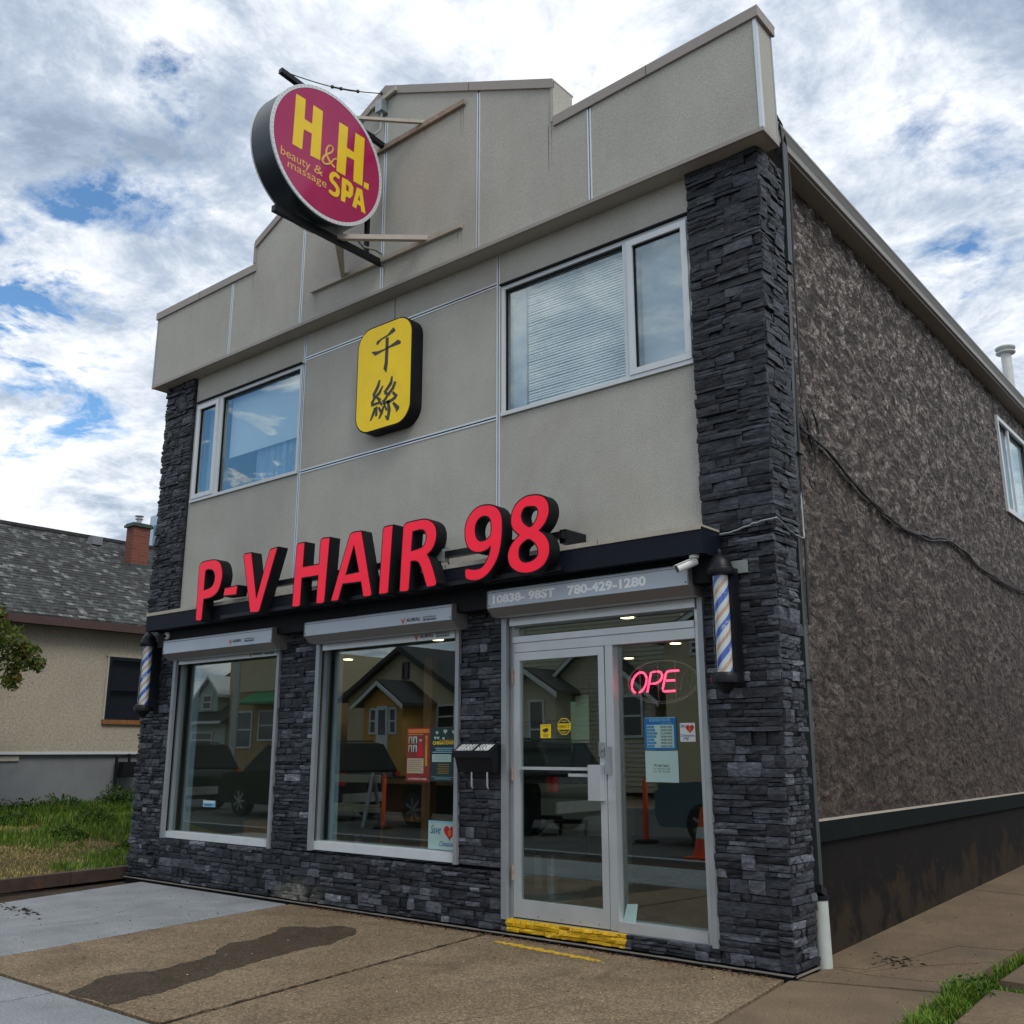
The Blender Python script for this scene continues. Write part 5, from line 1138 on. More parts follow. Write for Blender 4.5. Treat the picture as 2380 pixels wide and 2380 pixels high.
# ================================================================ neon sign
NE=thing('neon_open_sign','red neon open sign with its last letter unlit behind the side glass','neon sign',(-3.85,.15,1.9))
def nt_(lines,r=.0075): 
    mb=MB()
    for l in lines: mb.tube([(x,.15,z) for x,z in l],r,8)
    return mb
def ell(cx,cz,a,b,t0,t1,n=40): return [(cx+a*math.cos(R_(t0+(t1-t0)*k/n)),cz+b*math.sin(R_(t0+(t1-t0)*k/n))) for k in range(n+1)]
def ital(l): return [(x+(z-1.84)*.26,z) for x,z in l]
O1=ital(ell(-4.075,1.915,.064,.077,-75,255))
Pp=ital([(-3.985,1.84),(-3.985,1.985),(-3.955,1.992),(-3.925,1.992),(-3.90,1.985),(-3.882,1.965),(-3.88,1.945),(-3.89,1.922),(-3.91,1.908),(-3.94,1.903),(-3.975,1.903)])
E1=ital([(-3.745,1.990),(-3.83,1.990),(-3.845,1.985),(-3.852,1.97),(-3.855,1.86),(-3.848,1.846),(-3.835,1.842),(-3.745,1.842)]); E2=ital([(-3.835,1.92),(-3.765,1.92)])
nt_([O1,Pp,E1,E2]).build('lit_tube','neon',NE,smooth=True)
nt_([ital([(-3.70,1.845),(-3.70,1.985),(-3.615,1.85),(-3.615,1.99)])],.006).build('unlit_tube','neon_off',NE,smooth=True)
nt_([ell(-3.85,1.912,.305,.160,0,360,64)],.006).build('unlit_ring','neon_off',NE,smooth=True)
nt_([ell(-3.85,1.912,.285,.145,190,350,40)],.004).build('unlit_ring','neon_off',NE,smooth=True)
fr=MB(); 
for x in (-4.06,-3.90,-3.75): fr.box(x,x+.006,.165,.17,1.76,2.06)
fr.build('support_rod','neon_off',NE)
# ================================================================ window stickers and posters (flat printed sheets against the glass)
def sheet(name,label,cat,m,x0,x1,z0,z1,y=.0925,t=.0015,group=None,r=0):
    th=thing(name,label,cat,((x0+x1)/2,y,z0),group)
    MB().prism([rrect(x0,x1,z0,z1,r,5) if r else [(x0,z0),(x1,z0),(x1,z1),(x0,z1)]],y-t,y).build('sheet',m,th); return th
def bar(th,m,x0,x1,z0,z1,y,name='print'): return MB().box(x0,x1,y-.0006,y,z0,z1).build(name,m,th)
yy=.0909
T=sheet('hours_sign','blue business hours sign on the side glass under the neon','sign','sign_blue',-3.985,-3.715,1.415,1.652,r=.012)
text_mb('BUSINESS HOURS',-3.94,-3.76,1.620,1.641,yy,bold=.01).build('lettering','sign_pale_blue',T,fixn=False)
text_mb('OPEN   CLOSE',-3.835,-3.755,1.602,1.612,yy).build('lettering','sign_pale_blue',T,fixn=False)
bar(T,'paper_mint',-3.965,-3.735,1.43,1.596,yy)
for i,(dn_,hr) in enumerate((('MONDAY','10:00 6:00'),('TUESDAY','10:00 6:00'),('WEDNESDAY','CLOSED'),('THURSDAY','10:00 6:00'),('FRIDAY','10:00 6:00'),('SATURDAY','09:00 6:00'),('SUNDAY','10:00 5:00'))):
    z=1.578-i*.0232; bar(T,'sign_blue',-3.962,-3.955+.011*len(dn_)*.8,z-.006,z+.011,yy-.0008)
    text_mb(dn_,-3.959,-3.959+.0085*len(dn_),z-.003,z+.008,yy-.0016).build('lettering','sign_pale_blue',T,fixn=False)
    text_mb(hr,-3.845,-3.748,z-.005,z+.009,yy-.0016,bold=.02).build('lettering','ink',T,fixn=False)
bar(T,'paper_white',-3.979,-3.721,1.6455,1.6475,yy)
T=sheet('notice_sheet','pale mint notice with the salon name taped below the blue hours sign','notice','paper_mint',-3.985,-3.707,1.185,1.408)
text_mb('PV Hair Salon',-3.91,-3.785,1.293,1.313,yy,bold=.02).build('lettering','ink',T,fixn=False)
text_mb('Tel: 780-429-1280',-3.92,-3.775,1.273,1.286,yy).build('lettering','ink',T,fixn=False); text_mb('Cell: 780 700-8608',-3.92,-3.775,1.254,1.267,yy).build('lettering','ink',T,fixn=False)
def heart(cx,cz,s): 
    o=[]
    for k in range(40):
        t=2*math.pi*k/40; o.append((cx+s*16*math.sin(t)**3/17,cz+s*(13*math.cos(t)-5*math.cos(2*t)-2*math.cos(3*t)-math.cos(4*t))/17))
    return o
def lantern(cx,cz,s): return [(cx-.1*s,cz+.5*s),(cx+.1*s,cz+.5*s),(cx+.35*s,cz+.2*s),(cx+.3*s,cz-.1*s),(cx+.45*s,cz-.3*s),(cx+.15*s,cz-.35*s),(cx+.2*s,cz-.7*s),(cx,cz-.5*s),(cx-.2*s,cz-.7*s),(cx-.15*s,cz-.35*s),(cx-.45*s,cz-.3*s),(cx-.3*s,cz-.1*s),(cx-.35*s,cz+.2*s)]
T=sheet('heart_sticker','small white square sticker with a red heart right of the hours sign','sticker','paper_white',-3.682,-3.557,1.472,1.605)
MB().prism([heart(-3.60,1.565,.036)],yy-.0006,yy).build('heart','heart_red',T); MB().prism([lantern(-3.60,1.562,.028)],yy-.0014,yy-.0008).build('emblem','orange_print',T)
text_mb('Save',-3.677,-3.637,1.573,1.600,yy-.0016,shear=.3).build('lettering','blue_ink',T,fixn=False); text_mb('Chinatown',-3.675,-3.566,1.508,1.526,yy-.0016,shear=.3).build('lettering','blue_ink',T,fixn=False); text_mb('yeg',-3.66,-3.61,1.482,1.503,yy-.0016,shear=.3).build('lettering','blue_ink',T,fixn=False)
T=sheet('heart_poster','pale card with a big red heart in the lower corner of the middle window','poster','paper_mint',-6.215,-5.885,.588,.822)
bar(T,'sign_pale_blue',-6.215,-5.885,.806,.822,yy)
MB().prism([heart(-5.962,.733,.072)],yy-.0006,yy).build('heart','heart_red',T); MB().prism([lantern(-5.962,.73,.055)],yy-.0014,yy-.0008).build('emblem','orange_print',T)
text_mb('Save',-6.19,-6.065,.715,.785,yy-.0016,shear=.4).build('lettering','blue_ink',T,fixn=False); text_mb('Chinatown',-6.08,-5.892,.615,.658,yy-.0016,shear=.4).build('lettering','blue_ink',T,fixn=False)
T=sheet('concert_poster','red poster with photos of performers left of the dark green one','poster','poster_red',-6.510,-6.212,1.143,1.612,group='posters in the middle window')
bar(T,'orange_print',-6.49,-6.225,1.565,1.60,yy); text_mb('SPRING CONCERT',-6.48,-6.24,1.572,1.594,yy-.001).build('lettering','poster_gold',T,fixn=False)
bar(T,'poster_gold',-6.495,-6.30,1.548,1.556,yy)
for (a,b_) in ((-6.485,1.475),(-6.425,1.475),(-6.485,1.40),(-6.425,1.40)):
    bar(T,'poster_cream' if a<-6.45 else 'paper_mint',a,a+.048,b_,b_+.06,yy)
    f=MB(); f.prism([[(a+.010,b_+.002),(a+.038,b_+.002),(a+.033,b_+.03),(a+.030,b_+.052),(a+.018,b_+.052),(a+.015,b_+.03)]],yy-.0014,yy-.0008); f.build('print','ink',T)
MB().prism([[(-6.385,1.36),(-6.285,1.36),(-6.31,1.44),(-6.318,1.475),(-6.345,1.475),(-6.352,1.44)]],yy-.0006,yy).build('print','heart_red',T); MB().prism([heart(-6.332,1.50,.018)],yy-.0006,yy).build('print','poster_cream',T)
bar(T,'poster_gold',-6.272,-6.245,1.28,1.54,yy); text_mb('NOW',-6.27,-6.247,1.45,1.52,yy-.001).build('lettering','heart_red',T,fixn=False)
bar(T,'poster_cream',-6.495,-6.29,1.215,1.345,yy)
for k in range(6): bar(T,'poster_red',-6.485,-6.33+.02*(k%2),1.325-k*.018,1.328-k*.018,yy-.0008)
text_mb('ADMISSION FREE',-6.48,-6.25,1.16,1.175,yy).build('lettering','paper_white',T,fixn=False)
T=sheet('show_poster','dark green poster with yellow heading right of the red poster','poster','poster_green',-6.205,-5.885,1.150,1.607,group='posters in the middle window')
for k,(cx,cz,s) in enumerate(((-6.13,1.565,.018),(-6.03,1.575,.024),(-5.93,1.57,.02),(-6.15,1.52,.016),(-6.115,1.52,.016),(-6.05,1.515,.015))): MB().prism([heart(cx,cz,s)],yy-.0006,yy).build('print','paper_mint',T)
text_mb('CHINATOWN',-6.18,-5.91,1.462,1.492,yy,bold=.03).build('lettering','yellow_print',T,fixn=False); text_mb('SHOW',-6.10,-5.91,1.478,1.505,yy-.001,bold=.03).build('lettering','poster_gold',T,fixn=False)
for k,(a,b_) in enumerate(((-6.15,-5.94),(-6.14,-5.95),(-6.18,-5.91))): bar(T,'sign_pale_blue',a,b_,1.428-k*.017,1.435-k*.017,yy)
bar(T,'paper_mint',-6.185,-5.955,1.315,1.38,yy)
for k in range(3): bar(T,'ink',-6.165,-6.0,1.362-k*.015,1.364-k*.015,yy-.0008)
for k in range(5): bar(T,'poster_gold',-6.12+.01*(k%2),-5.98,1.29-k*.018,1.294-k*.018,yy)
bar(T,'sign_pale_blue',-6.19,-5.92,1.185,1.188,yy); bar(T,'sign_pale_blue',-6.15,-5.95,1.170,1.174,yy)
T=sheet('alarm_sticker','small square yellow camera warning sticker on the door glass','sticker','yellow_print',-4.968,-4.862,1.508,1.615,y=.038)
yd=.0364
MB().prism([[(-4.945,1.575),(-4.90,1.588),(-4.885,1.575),(-4.89,1.56),(-4.915,1.553),(-4.917,1.545),(-4.925,1.545),(-4.925,1.556),(-4.945,1.56)]],yd-.0006,yd).build('emblem','ink',T)
text_mb('WARNING',-4.955,-4.875,1.597,1.608,yd).build('lettering','ink',T,fixn=False)
for k in range(3): bar(T,'ink',-4.945+.005*k,-4.885-.004*k,1.536-k*.009,1.539-k*.009,yd)
T=thing('octagon_sticker','octagonal dark and yellow alarm company sticker right of the square one','sticker',(-4.73,.038,1.53))
oc=[(-4.7305+.068*math.cos(R_(22.5+45*k)),1.596+.069*math.sin(R_(22.5+45*k))) for k in range(8)]
MB().prism([oc],.0365,.038).build('sheet','yellow_print',T); MB().prism([inset(oc,.006)],.0358,.0363).build('print','ink',T)
bar(T,'yellow_print',-4.787,-4.674,1.572,1.618,.0356); text_mb('DIRECT',-4.783,-4.678,1.582,1.608,.0350,bold=.02).build('lettering','ink',T,fixn=False)
bar(T,'yellow_print',-4.755,-4.705,1.634,1.638,.0356); bar(T,'yellow_print',-4.765,-4.700,1.556,1.559,.0356); bar(T,'yellow_print',-4.755,-4.71,1.546,1.549,.0356)
T=sheet('glass_sticker','little blue and white sticker low in the left shop window','sticker','sign_pale_blue',-9.64,-9.41,.822,.89)
bar(T,'paper_white',-9.63,-9.42,.865,.883,yy); bar(T,'sign_blue',-9.62,-9.46,.835,.85,yy)
cardt=thing('leaning_card','pale card leaning inside the glass at the bottom of the side pane','card',(-4.15,.1,.22))
MB().prism([[(-4.215,.206),(-4.11,.206),(-4.09,.325),(-4.10,.328),(-4.18,.32)]],.09,.093).build('sheet','paper_mint',cardt)
for o in col.objects:
    if o.name.startswith(('alarm_sticker','octagon_sticker')): o.location.x+=.039
# ================================================================ inside the salon
mr=thing('wall_mirror','tall mirror on the partition seen through the door glass','mirror',(-5.95,2.1,1.0))
MB().box(-6.06,-5.83,2.0,2.02,1.09,1.96).build('mirror_glass','mirror',mr); f=MB(); f.box(-6.08,-5.81,2.021,2.05,1.07,1.98); f.build('frame','dark_room',mr)
dk=thing('reception_desk','beige rounded reception desk inside behind the door','desk',(-6,1.9,.1))
q=MB(); q.tube([(-6.45,1.75,1.02),(-5.3,1.75,1.02)],.075,18); q.build('counter_top','desk_beige',dk,smooth=True); q=MB(); q.box(-6.35,-5.35,1.72,2.05,.62,.98); q.box(-5.45,-5.36,1.75,2.0,.1,.62); q.box(-6.35,-6.26,1.75,2.0,.1,.62); q.build('desk_front','desk_beige',dk)
def salon_chair(label,x,y,rot):
    t=thing('salon_chair',label,'chair',(0,0,0),'black salon chairs inside the shop')
    q=MB(); q.prism([rrect(-.27,.27,.50,.62,.05,4)],-.25,.25); q.build('seat','leather_black',t)
    q=MB(); q.prism([rrect(-.25,.25,.66,1.12,.10,5)],.20,.29); q.build('backrest','leather_black',t)
    for s in (-1,1):
        q=MB(); q.tube([(s*.29,-.2,.60),(s*.31,-.22,.78),(s*.31,.15,.80),(s*.28,.24,.7)],.022,8); q.build('armrest','leather_black',t,smooth=True)
    MB().tube([(0,0,.12),(0,0,.5)],.045,12).build('pedestal','alu',t,smooth=True); MB().lathe([(.27,.10),(.27,.115),(.06,.135)],(0,0,0),24).build('base','alu',t,smooth=True)
    t.location=(x,y,0); t.rotation_euler=(0,0,rot); return t
c1=salon_chair('black salon chair nearest the glass door',-5.75,1.25,2.6)
for lab,x,y,r in (('black salon chair behind the middle shop window',-7.1,2.0,.4),('black salon chair deep behind the left shop window',-8.9,1.7,-.3)): copy_thing(c1,loc=(x,y,0),rotz=r,label=lab)
psf=thing('product_shelf','dark three tier wall shelf inside beyond the door glass','shelf',(-6.9,2.35,1.2))
for z in (1.15,1.42,1.70): MB().box(-7.9,-6.25,2.2,2.39,z,z+.025).build('shelf','trim_brown',psf)
ws=thing('styling_station','wooden styling station with shelves behind the middle window','cabinet',(-7.2,1,.1))
q=MB(); q.box(-6.71,-6.60,.50,.58,.10,2.30); q.build('post','wood_brown',ws)
for z in (.72,1.08):
    q=MB(); q.box(-7.72,-6.72,.95,1.25,z,z+.05); q.build('shelf','wood_brown',ws)
q=MB(); q.box(-7.74,-7.70,.95,1.25,.1,1.13); q.build('side_panel','wood_brown',ws)
vb=thing('window_curtain','pale vertical curtain hanging inside the left edge of the left window','curtain',(-10.1,.3,.6))
q=MB(); n=30; q.add([(-10.2+.12*i/n,.22+.012*math.sin(i*1.3),z) for z in (.12,2.5) for i in range(n+1)],[(i,i+1,n+2+i,n+1+i) for i in range(n)]); q.build('cloth','curtain',vb,smooth=True,fixn=False)
v2=copy_thing(vb,label='pale vertical curtain hanging inside the left edge of the middle window'); v2.location.x+=2.5
for o in (vb,v2): o['group']='curtains inside the shop windows'
bxx=thing('cardboard_box','orange brown cardboard box standing in the left shop window','box',(-9.3,.6,.1)); MB().box(-9.45,-9.0,.5,.8,.10,.66).build('carton','wood_brown',bxx)
# ================================================================ neighbouring house
NH=thing('neighbour_house','cream stuccoed house with grey shingle roof beyond the lawn at the left','building',(-20,4,.3))
HX=-17.0; HY0,HY1=.15,15.0
MB().box(-25,HX-.06,HY0+.06,HY1-.06,-.1,1.37).build('foundation','house_base',NH); MB().box(-25.05,HX+.012,HY0,HY1,1.355,1.40).build('drip_edge','trim_white',NH)
MB().prism([[(HY0,1.40),(HY1,1.40),(HY1,3.70),(HY0,3.70)],[(2.80,1.96),(2.80,3.08),(3.76,3.08),(3.76,1.96)]],HX-.2,HX,'x').build('wall','house_stucco',NH)
MB().box(-25,HX-.201,HY0+.02,HY1-.02,1.40,3.70).build('wall','house_stucco',NH)
w=MB(); w.box(HX-.10,HX+.02,2.80,2.86,1.96,3.08); w.box(HX-.10,HX+.02,3.70,3.76,1.96,3.08); w.box(HX-.10,HX+.02,2.861,3.699,3.02,3.08); w.box(HX-.10,HX+.01,2.861,3.699,2.48,2.54); w.box(HX-.10,HX+.02,2.861,3.699,1.96,2.0)
wn_=w.build('window','window_dark',NH); MB().box(HX-.09,HX-.08,2.861,3.699,2.0,3.02).build('pane','window_dark',wn_); w=MB(); w.box(HX-.02,HX+.03,2.74,3.82,3.082,3.115); w.box(HX-.02,HX+.024,2.765,2.799,1.96,3.081); w.build('frame','steel_beige',wn_); MB().box(HX-.02,HX+.05,2.76,3.80,1.88,1.958).build('sill','wood_brown',wn_)
vt=box('basement_vent','steel_beige',(HX-.06,HX-.03,.86,1.40,1.25,1.33),NH)
# roof: eave at x=HX+.45, ridge at x=-21
EX,EZ,RX,RZ=HX+.28,3.60,-21.0,6.02
slope=(RZ-EZ)/(EX-RX)
r=MB(); 
r.add([(EX,HY0-.4,EZ),(EX,HY1+.4,EZ),(RX,HY1+.4,RZ),(RX,HY0-.4,RZ),(EX,HY0-.4,EZ+.07),(EX,HY1+.4,EZ+.07),(RX,HY1+.4,RZ+.07),(RX,HY0-.4,RZ+.07)],[(0,1,2,3),(4,7,6,5),(0,4,5,1),(0,3,7,4),(1,5,6,2)])
r.add([(2*RX-EX,HY0-.4,EZ),(2*RX-EX,HY1+.4,EZ),(RX,HY1+.4,RZ),(RX,HY0-.4,RZ),(2*RX-EX,HY0-.4,EZ+.07),(2*RX-EX,HY1+.4,EZ+.07),(RX,HY1+.4,RZ+.07),(RX,HY0-.4,RZ+.07)],[(0,3,2,1),(4,5,6,7),(0,1,5,4),(0,4,7,3),(1,2,6,5)])
RF=r.build('roof','shingle',NH)
# shingle courses: real butt edges up the slope
cr=MB(); nco=34
for k in range(nco):
    f0,f1=k/nco,(k+1)/nco; xa,za=EX+(RX-EX)*f0,EZ+.07+(RZ-EZ)*f0; xb,zb_=EX+(RX-EX)*f1,EZ+.07+(RZ-EZ)*f1
    cr.add([(xa,HY0-.4,za),(xa,HY1+.4,za),(xa,HY1+.4,za+.012),(xa,HY0-.4,za+.012),(xb,HY0-.4,zb_+.002),(xb,HY1+.4,zb_+.002)],[(0,1,2,3),(3,2,5,4)])
cr.build('shingle_courses','shingle',RF,kind='stuff',fixn=False)
MB().box(RX-.12,RX+.12,HY0-.4,HY1+.4,RZ+.03,RZ+.10).build('ridge_cap','roof_dark',NH)
MB().box(EX-.02,EX+.03,HY0-.4,HY1+.4,EZ-.09,EZ+.05).build('eave_board','trim_brown',NH); MB().box(HX,EX-.021,HY0-.4,HY1+.4,EZ-.07,EZ-.05).build('soffit','trim_brown',NH)
CH=MB(); CH.box(-19.90,-19.60,4.47,4.86,4.9,6.20); CH=CH.build('chimney','chimney_brick',NH)
q=MB(); q.box(-19.95,-19.55,4.42,4.91,6.20,6.25); q.box(-19.92,-19.58,4.44,4.89,6.251,6.285); q.build('chimney_cap','flash_green',CH)
q=MB(); q.box(-19.92,-19.58,4.45,4.88,4.95,5.36); q.build('flashing','flash_green',CH)
q=MB(); q.lathe([(.055,6.285),(.055,6.40),(.085,6.40),(.085,6.415),(.05,6.42),(.05,6.46),(.095,6.465),(.095,6.48),(.02,6.485)],(-19.76,4.66,0),18); q.build('flue','galv',CH,smooth=True)
q=MB(); q.box(-20.72,-20.5,4.02,4.25,5.85,6.03); q.build('roof_vent','house_base',NH)
gm_=thing('gas_meter','black gas meter and pipes on the neighbour wall by the stone corner','gas meter',(HX+.1,3.3,1))
q=MB(); q.box(HX+.02,HX+.2,3.15,3.45,.95,1.22); q.tube([(HX+.08,3.08,.3),(HX+.08,3.08,1.32),(HX+.08,3.32,1.34),(HX+.08,3.32,1.2)],.03,8); q.build('meter','black_paint',gm_)
# distant tower
tw=thing('distant_tower','pale blue glass high rise far behind the brick chimney','building',(-169,95,0))
k=14.6
MB().box(-172.5,-166.5,91.7,99,0,46.0).build('tower_body','tower_pale',tw)
q=MB(); 
for z in range(4,44,2): q.box(-166.49,-166.3,92.2,98.5,z,z+1.3)
q.build('windows','tower_glass',tw,kind='stuff')
q=MB(); q.box(-170.9,-167.0,91.6,91.69,2,44); q.build('glass_bay','tower_glass',tw)
# ================================================================ across the street (seen in the shop glass)
def gable_house(name,label,x0,x1,yf,depth,ze,zp,wallm,roofm,trim='trim_white',base=0.1):
    """front wall at y=yf facing +y"""
    t=thing(name,label,'building',((x0+x1)/2,yf,0)); xm=(x0+x1)/2
    MB().prism([[(x0,base),(x1,base),(x1,ze),(xm,zp),(x0,ze)]],yf-depth,yf).build('wall',wallm,t)
    for s in (0,1):
        xe=x0-.35 if s==0 else x1+.35; zz_=ze-.35*(zp-ze)/(xm-x0)
        MB().prism([[(xe,zz_+.04),(xm,zp+.06),(xm,zp+.18),(xe,zz_+.16)]],yf-depth-.3,yf+.35).build('roof',roofm,t)
        MB().prism([[(xe,zz_-.08),(xm,zp-.06),(xm,zp+.10),(xe,zz_+.08)]],yf+.36,yf+.40).build('bargeboard',trim,t)
    return t
def win(t,x0,x1,z0,z1,yf,m='trim_white',mull=1):
    w=MB(); y0,y1=yf+.001,yf+.06; s=.08
    w.box(x0-s,x1+s,y0,y1,z1,z1+s); w.box(x0-s,x1+s,y0,y1,z0-s,z0); w.box(x0-s,x0,y0,y1,z0,z1); w.box(x1,x1+s,y0,y1,z0,z1)
    if mull: w.box(x0,x1,y0,y1-.01,(z0+z1)/2-.03,(z0+z1)/2+.03)
    o=w.build('window',m,t); MB().box(x0,x1,yf+.002,yf+.02,z0,z1).build('pane','window_dark',o)
YF=-20
A1=gable_house('gable_house','tan gabled house across the street with an ochre porch',-32.2,-25.6,YF-1.6,9,3.55,5.42,'stucco_tan','roof_dark','roof_dark')
win(A1,-28.86,-28.6,4.3,4.85,YF-1.6,'trim_brown',0); win(A1,-26.85,-26.05,2.3,3.1,YF-1.6)
PO=gable_house('porch','ochre enclosed porch with a white door on the tan house',-29.45,-27.25,YF,1.55,3.25,3.95,'stucco_ochre','roof_dark','trim_white',base=.3)
win(PO,-28.98,-28.72,2.1,2.95,YF); win(PO,-27.88,-27.60,2.1,2.95,YF)
q=MB(); q.box(-28.62,-28.0,YF+.001,YF+.08,1.2,3.1); d_=q.build('door','trim_white',PO); MB().box(-28.5,-28.12,YF+.081,YF+.09,2.0,2.95).build('pane','window_dark',d_)
q=MB(); q.box(-28.8,-27.8,YF+.01,YF+1.0,0,.9); q.build('step','concrete_light',PO)
A2=gable_house('siding_house','beige lap sided house across the street facing the glass door',-21.4,-16.7,YF-1,9,3.1,4.95,'siding_beige','roof_dark')
mw=MB().box(-23.2,-15.9,YF-9,YF-1.5,.1,6.6).build('rear_wing','siding_beige',A2); win(A2,-20.9,-20.1,4.75,5.3,YF-1.5)
for k in range(43):
    z=.3+k*.15; MB().prism([[(YF-1.5+.001,z),(YF-1.5+.03,z),(YF-1.5+.004,z+.148),(YF-1.5+.001,z+.148)]],-23.2,-15.9,'x').build('siding_board','siding_beige',A2)
for k in range(34):
    z=.3+k*.15
    hw=2.33 if z<3.1 else 2.33*(4.95-z)/1.85
    if hw>.2: MB().prism([[(YF-1+.001,z),(YF-1+.03,z),(YF-1+.004,z+.148),(YF-1+.001,z+.148)]],-19.05-hw,-19.05+hw,'x').build('siding_board','siding_beige',A2)
win(A2,-21.2,-20.6,2.0,3.2,YF-.96); win(A2,-18.0,-17.2,1.9,3.1,YF-.96)
P2_=gable_house('porch','small gabled entry porch on the beige sided house',-21.9,-19.9,YF,1,3.4,4.0,'siding_beige','roof_dark'); win(P2_,-20.9,-20.4,1.2,3.0,YF)
q=MB(); 
for x in (-19.4,-18.9,-18.4): q.tube([(x,YF+.8,.1),(x,YF+.8,1.1)],.03,6)
q.tube([(-19.6,YF+.8,1.3),(-18.2,YF+.8,.8)],.03,6); q.build('stair_rail','black_metal',P2_)
A3=gable_house('stucco_house','plain buff stuccoed house across the street at the right of the reflections',-15.7,-9.5,YF,9,4.8,6.4,'stucco_tan','roof_dark'); win(A3,-14.7,-14.4,4.3,4.6,YF); win(A3,-13.5,-12.3,2.0,3.2,YF)
A4=thing('dormer_house','grey green house across the street with one gabled dormer','building',(-41,YF,0))
MB().box(-43.5,-38.6,YF-8,YF,.1,2.7).build('wall','stucco_teal',A4); MB().prism([[(YF+.4,2.65),(YF-4,5.6),(YF-8.4,2.65)]],-43.8,-38.4,'x').build('roof','roof_dark',A4)
dm=MB(); dm.prism([[(-41.35,3.2),(-39.75,3.2),(-39.75,3.95),(-40.55,4.65),(-41.35,3.95)]],YF-2,YF-.3); dm=dm.build('dormer','stucco_teal',A4)
for s in (0,1):
    xe=-41.6 if s==0 else -39.5; MB().prism([[(xe,3.82),(-40.55,4.72),(-40.55,4.86),(xe,3.96)]],YF-2,YF-.15).build('dormer_roof','trim_white',dm)
win(A4,-40.9,-40.3,3.35,3.9,YF-.3); win(A4,-41.2,-39.6,1.6,2.2,YF); MB().box(-43.8,-38.4,YF+.41,YF+.46,2.62,2.74).build('gutter','trim_white',A4)
A5=thing('brick_block','tan and brick building across the street with a green awning','building',(-36,YF,0))
MB().box(-38.4,-33.5,YF-8,YF,.1,3.95).build('wall','brick_far',A5); MB().box(-38.4,-33.5,YF-8,YF+.05,3.96,5.6).build('parapet','stucco_tan',A5)
MB().prism([[(YF+.01,3.95),(YF+.9,3.45),(YF+.9,3.35),(YF+.01,3.35)]],-36.6,-33.6,'x').build('awning','awning_green',A5)
win(A5,-37.8,-36.7,1.6,3.05,YF); win(A5,-36.1,-34.7,1.9,3.05,YF)
up=thing('utility_pole','pale steel utility pole on the far pavement','utility pole',(-35.1,-18,0)); MB().tube([(-35.1,-18,-.03),(-35.1,-18,8.5)],[.16,.11],14).build('pole','galv',up,smooth=True)
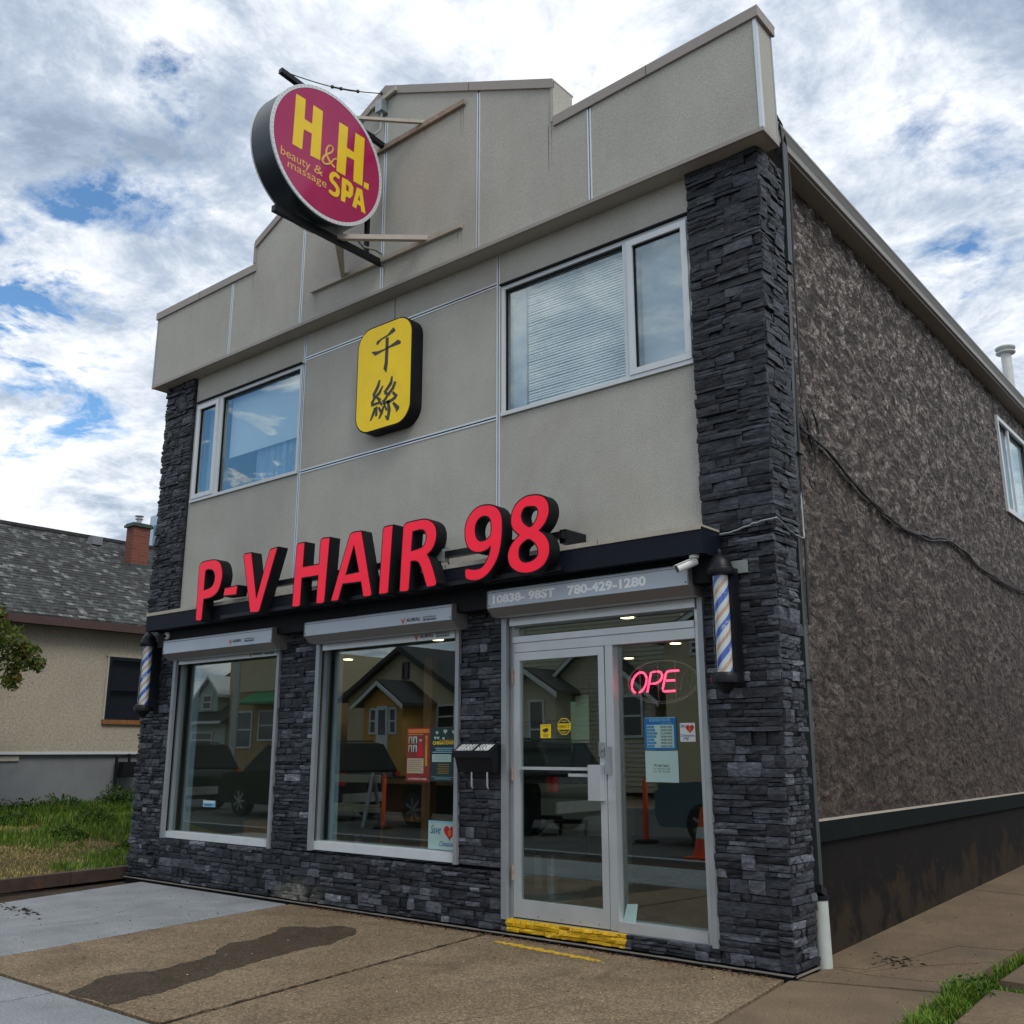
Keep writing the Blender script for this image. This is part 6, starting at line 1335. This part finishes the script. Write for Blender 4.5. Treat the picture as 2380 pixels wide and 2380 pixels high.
# parked cars on the near side of the road
def suv(label,x,y,paint,flip=False,L=4.7):
    t=thing('parked_car',label,'car',(0,0,0),'cars parked along the kerb')
    hw=.92
    lo=[(-L/2,.45),(-L/2,.85),(-L/2+.15,1.0),(-L/2+1.15,1.08),(L/2-.1,1.12),(L/2,.95),(L/2,.45),(L/2-.1,.30),(-L/2+.1,.30)]
    bm_=bmesh.new(); mb=MB(); mb.prism([lo],-hw,hw); o=mb.build('body',paint,t)
    o.modifiers.new('b','BEVEL').width=.07; o.modifiers['b'].segments=3
    cabP=[(-L/2+1.0,1.075,hw-.02),(-L/2+1.75,1.68,hw-.2),(L/2-.45,1.72,hw-.2),(L/2-.06,1.12,hw-.04)]
    q=MB(); n=4; q.add([(p[0],-p[2],p[1]) for p in cabP]+[(p[0],p[2],p[1]) for p in cabP],[(0,1,2,3),(7,6,5,4),(0,4,5,1),(1,5,6,2),(2,6,7,3),(3,7,4,0)])
    o=q.build('cabin','car_glass',t); rf=MB(); rf.prism([rrect(-L/2+1.72,L/2-.42,-.72,.72,.15,4)],1.69,1.745,'z'); rf.build('roof',paint,t)
    pl=MB()
    for s in (-1,1):
        for xa,xb in ((-L/2+1.05,-L/2+1.78),(-.15,-.15),(L/2-1.35,L/2-1.35),(L/2-.1,L/2-.46)):
            pl.obox((xa,s*(hw-.03),1.09),(xb,s*(hw-.19),1.71),.07,.05,(0,1,0))
        pl.tube([(-L/2+2.0,s*.66,1.79),(L/2-.7,s*.66,1.79)],.02,6)
    pl.build('pillar',paint,t)
    for sx in (-L/2+.95,L/2-.95):
        for s in (-1,1):
            w=MB(); w.lathe([(.25,-.11),(.345,-.11),(.36,-.08),(.36,.08),(.345,.11),(.25,.11)],(sx,s*(hw-.10),.36),28,'y'); W=w.build('wheel','tyre',t,smooth=True)
            q=MB(); q.lathe([(.05,-.115),(.24,-.10),(.245,.10),(.05,.115)],(sx,s*(hw-.10),.36),20,'y'); q.build('hub','dark_room',W)
            q=MB()
            for k_ in range(7):
                a=2*math.pi*k_/7; q.obox((sx,s*(hw+.015),.36),(sx+.235*math.cos(a),s*(hw+.012),.36+.235*math.sin(a)),.05,.02,(0,1,0))
            q.build('rim','rim',W)
    for s in (-1,1):
        MB().box(-L/2-.02,-L/2+.25,s*(hw-.02)-.28*(s>0),s*(hw-.02)+.28*(s<0),.72,.9).build('headlight','rim',t)
        MB().box(L/2-.16,L/2+.02,s*(hw+.005)-.14*(s>0),s*(hw+.005)+.14*(s<0),.80,1.08).build('tail_light','tail_red',t)
    MB().box(L/2-.02,L/2+.05,-hw+.05,hw-.05,.42,.62).build('bumper','rim',t)
    t.location=(x,y,-.15); return t
s_=suv('black sport utility car parked with its nose to the left opposite the middle window',-19.85,-9.55,'car_black')
copy_thing(s_,loc=(-26.15,-9.5,-.15),label='black car parked behind the long dark one opposite the left window')
s3=suv('black pickup height car opposite the stone pier left of the door',-13.75,-9.55,'car_black')
s4=suv('grey blue car opposite the side glass of the entrance',-6.95,-9.45,'car_blue',L=4.5)
def delin(label,x,y,h=1.1):
    t=thing('delineator_post',label,'traffic post',(x,y,-.15)); q=MB(); q.lathe([(.20,-.15),(.20,-.10),(.06,-.08)],(x,y,0),18); q.build('base','tyre',t); MB().lathe([(.05,-.09),(.045,h-.25),(.03,h-.2),(.03,h-.15)],(x,y,0),14).build('post','cone_orange',t,smooth=True)
delin('orange delineator post on the road opposite the middle window',-15.45,-8.05); delin('red orange delineator post on the road opposite the side glass',-9.5,-8.7)
cn=thing('traffic_cone','orange traffic cone with white collar on the road near the side glass','traffic cone',(-7.5,-7.1,-.15))
MB().box(-7.72,-7.28,-7.32,-6.88,-.15,-.12).build('base','cone_orange',cn); MB().lathe([(.17,-.12),(.035,.58)],(-7.5,-7.1,0),20).build('cone','cone_orange',cn,smooth=True); MB().lathe([(.125,.14),(.094,.30)],(-7.5,-7.1,0),20).build('collar','trim_white',cn,smooth=True)
bc=thing('barricade','wooden road barricade with two pale planks opposite the middle window','barricade',(-16,-8.6,-.15))
for z in (.15,.75): MB().box(-17.6,-15.7,-8.17,-8.13,z,z+.16).build('plank','siding_beige',bc)
for x in (-17.4,-15.9):
    q=MB(); q.obox((x,-7.9,-.15),(x,-8.15,.95),.08,.04,(0,1,0)); q.obox((x,-8.4,-.15),(x,-8.15,.95),.08,.04,(0,1,0)); q.build('leg','galv',bc)
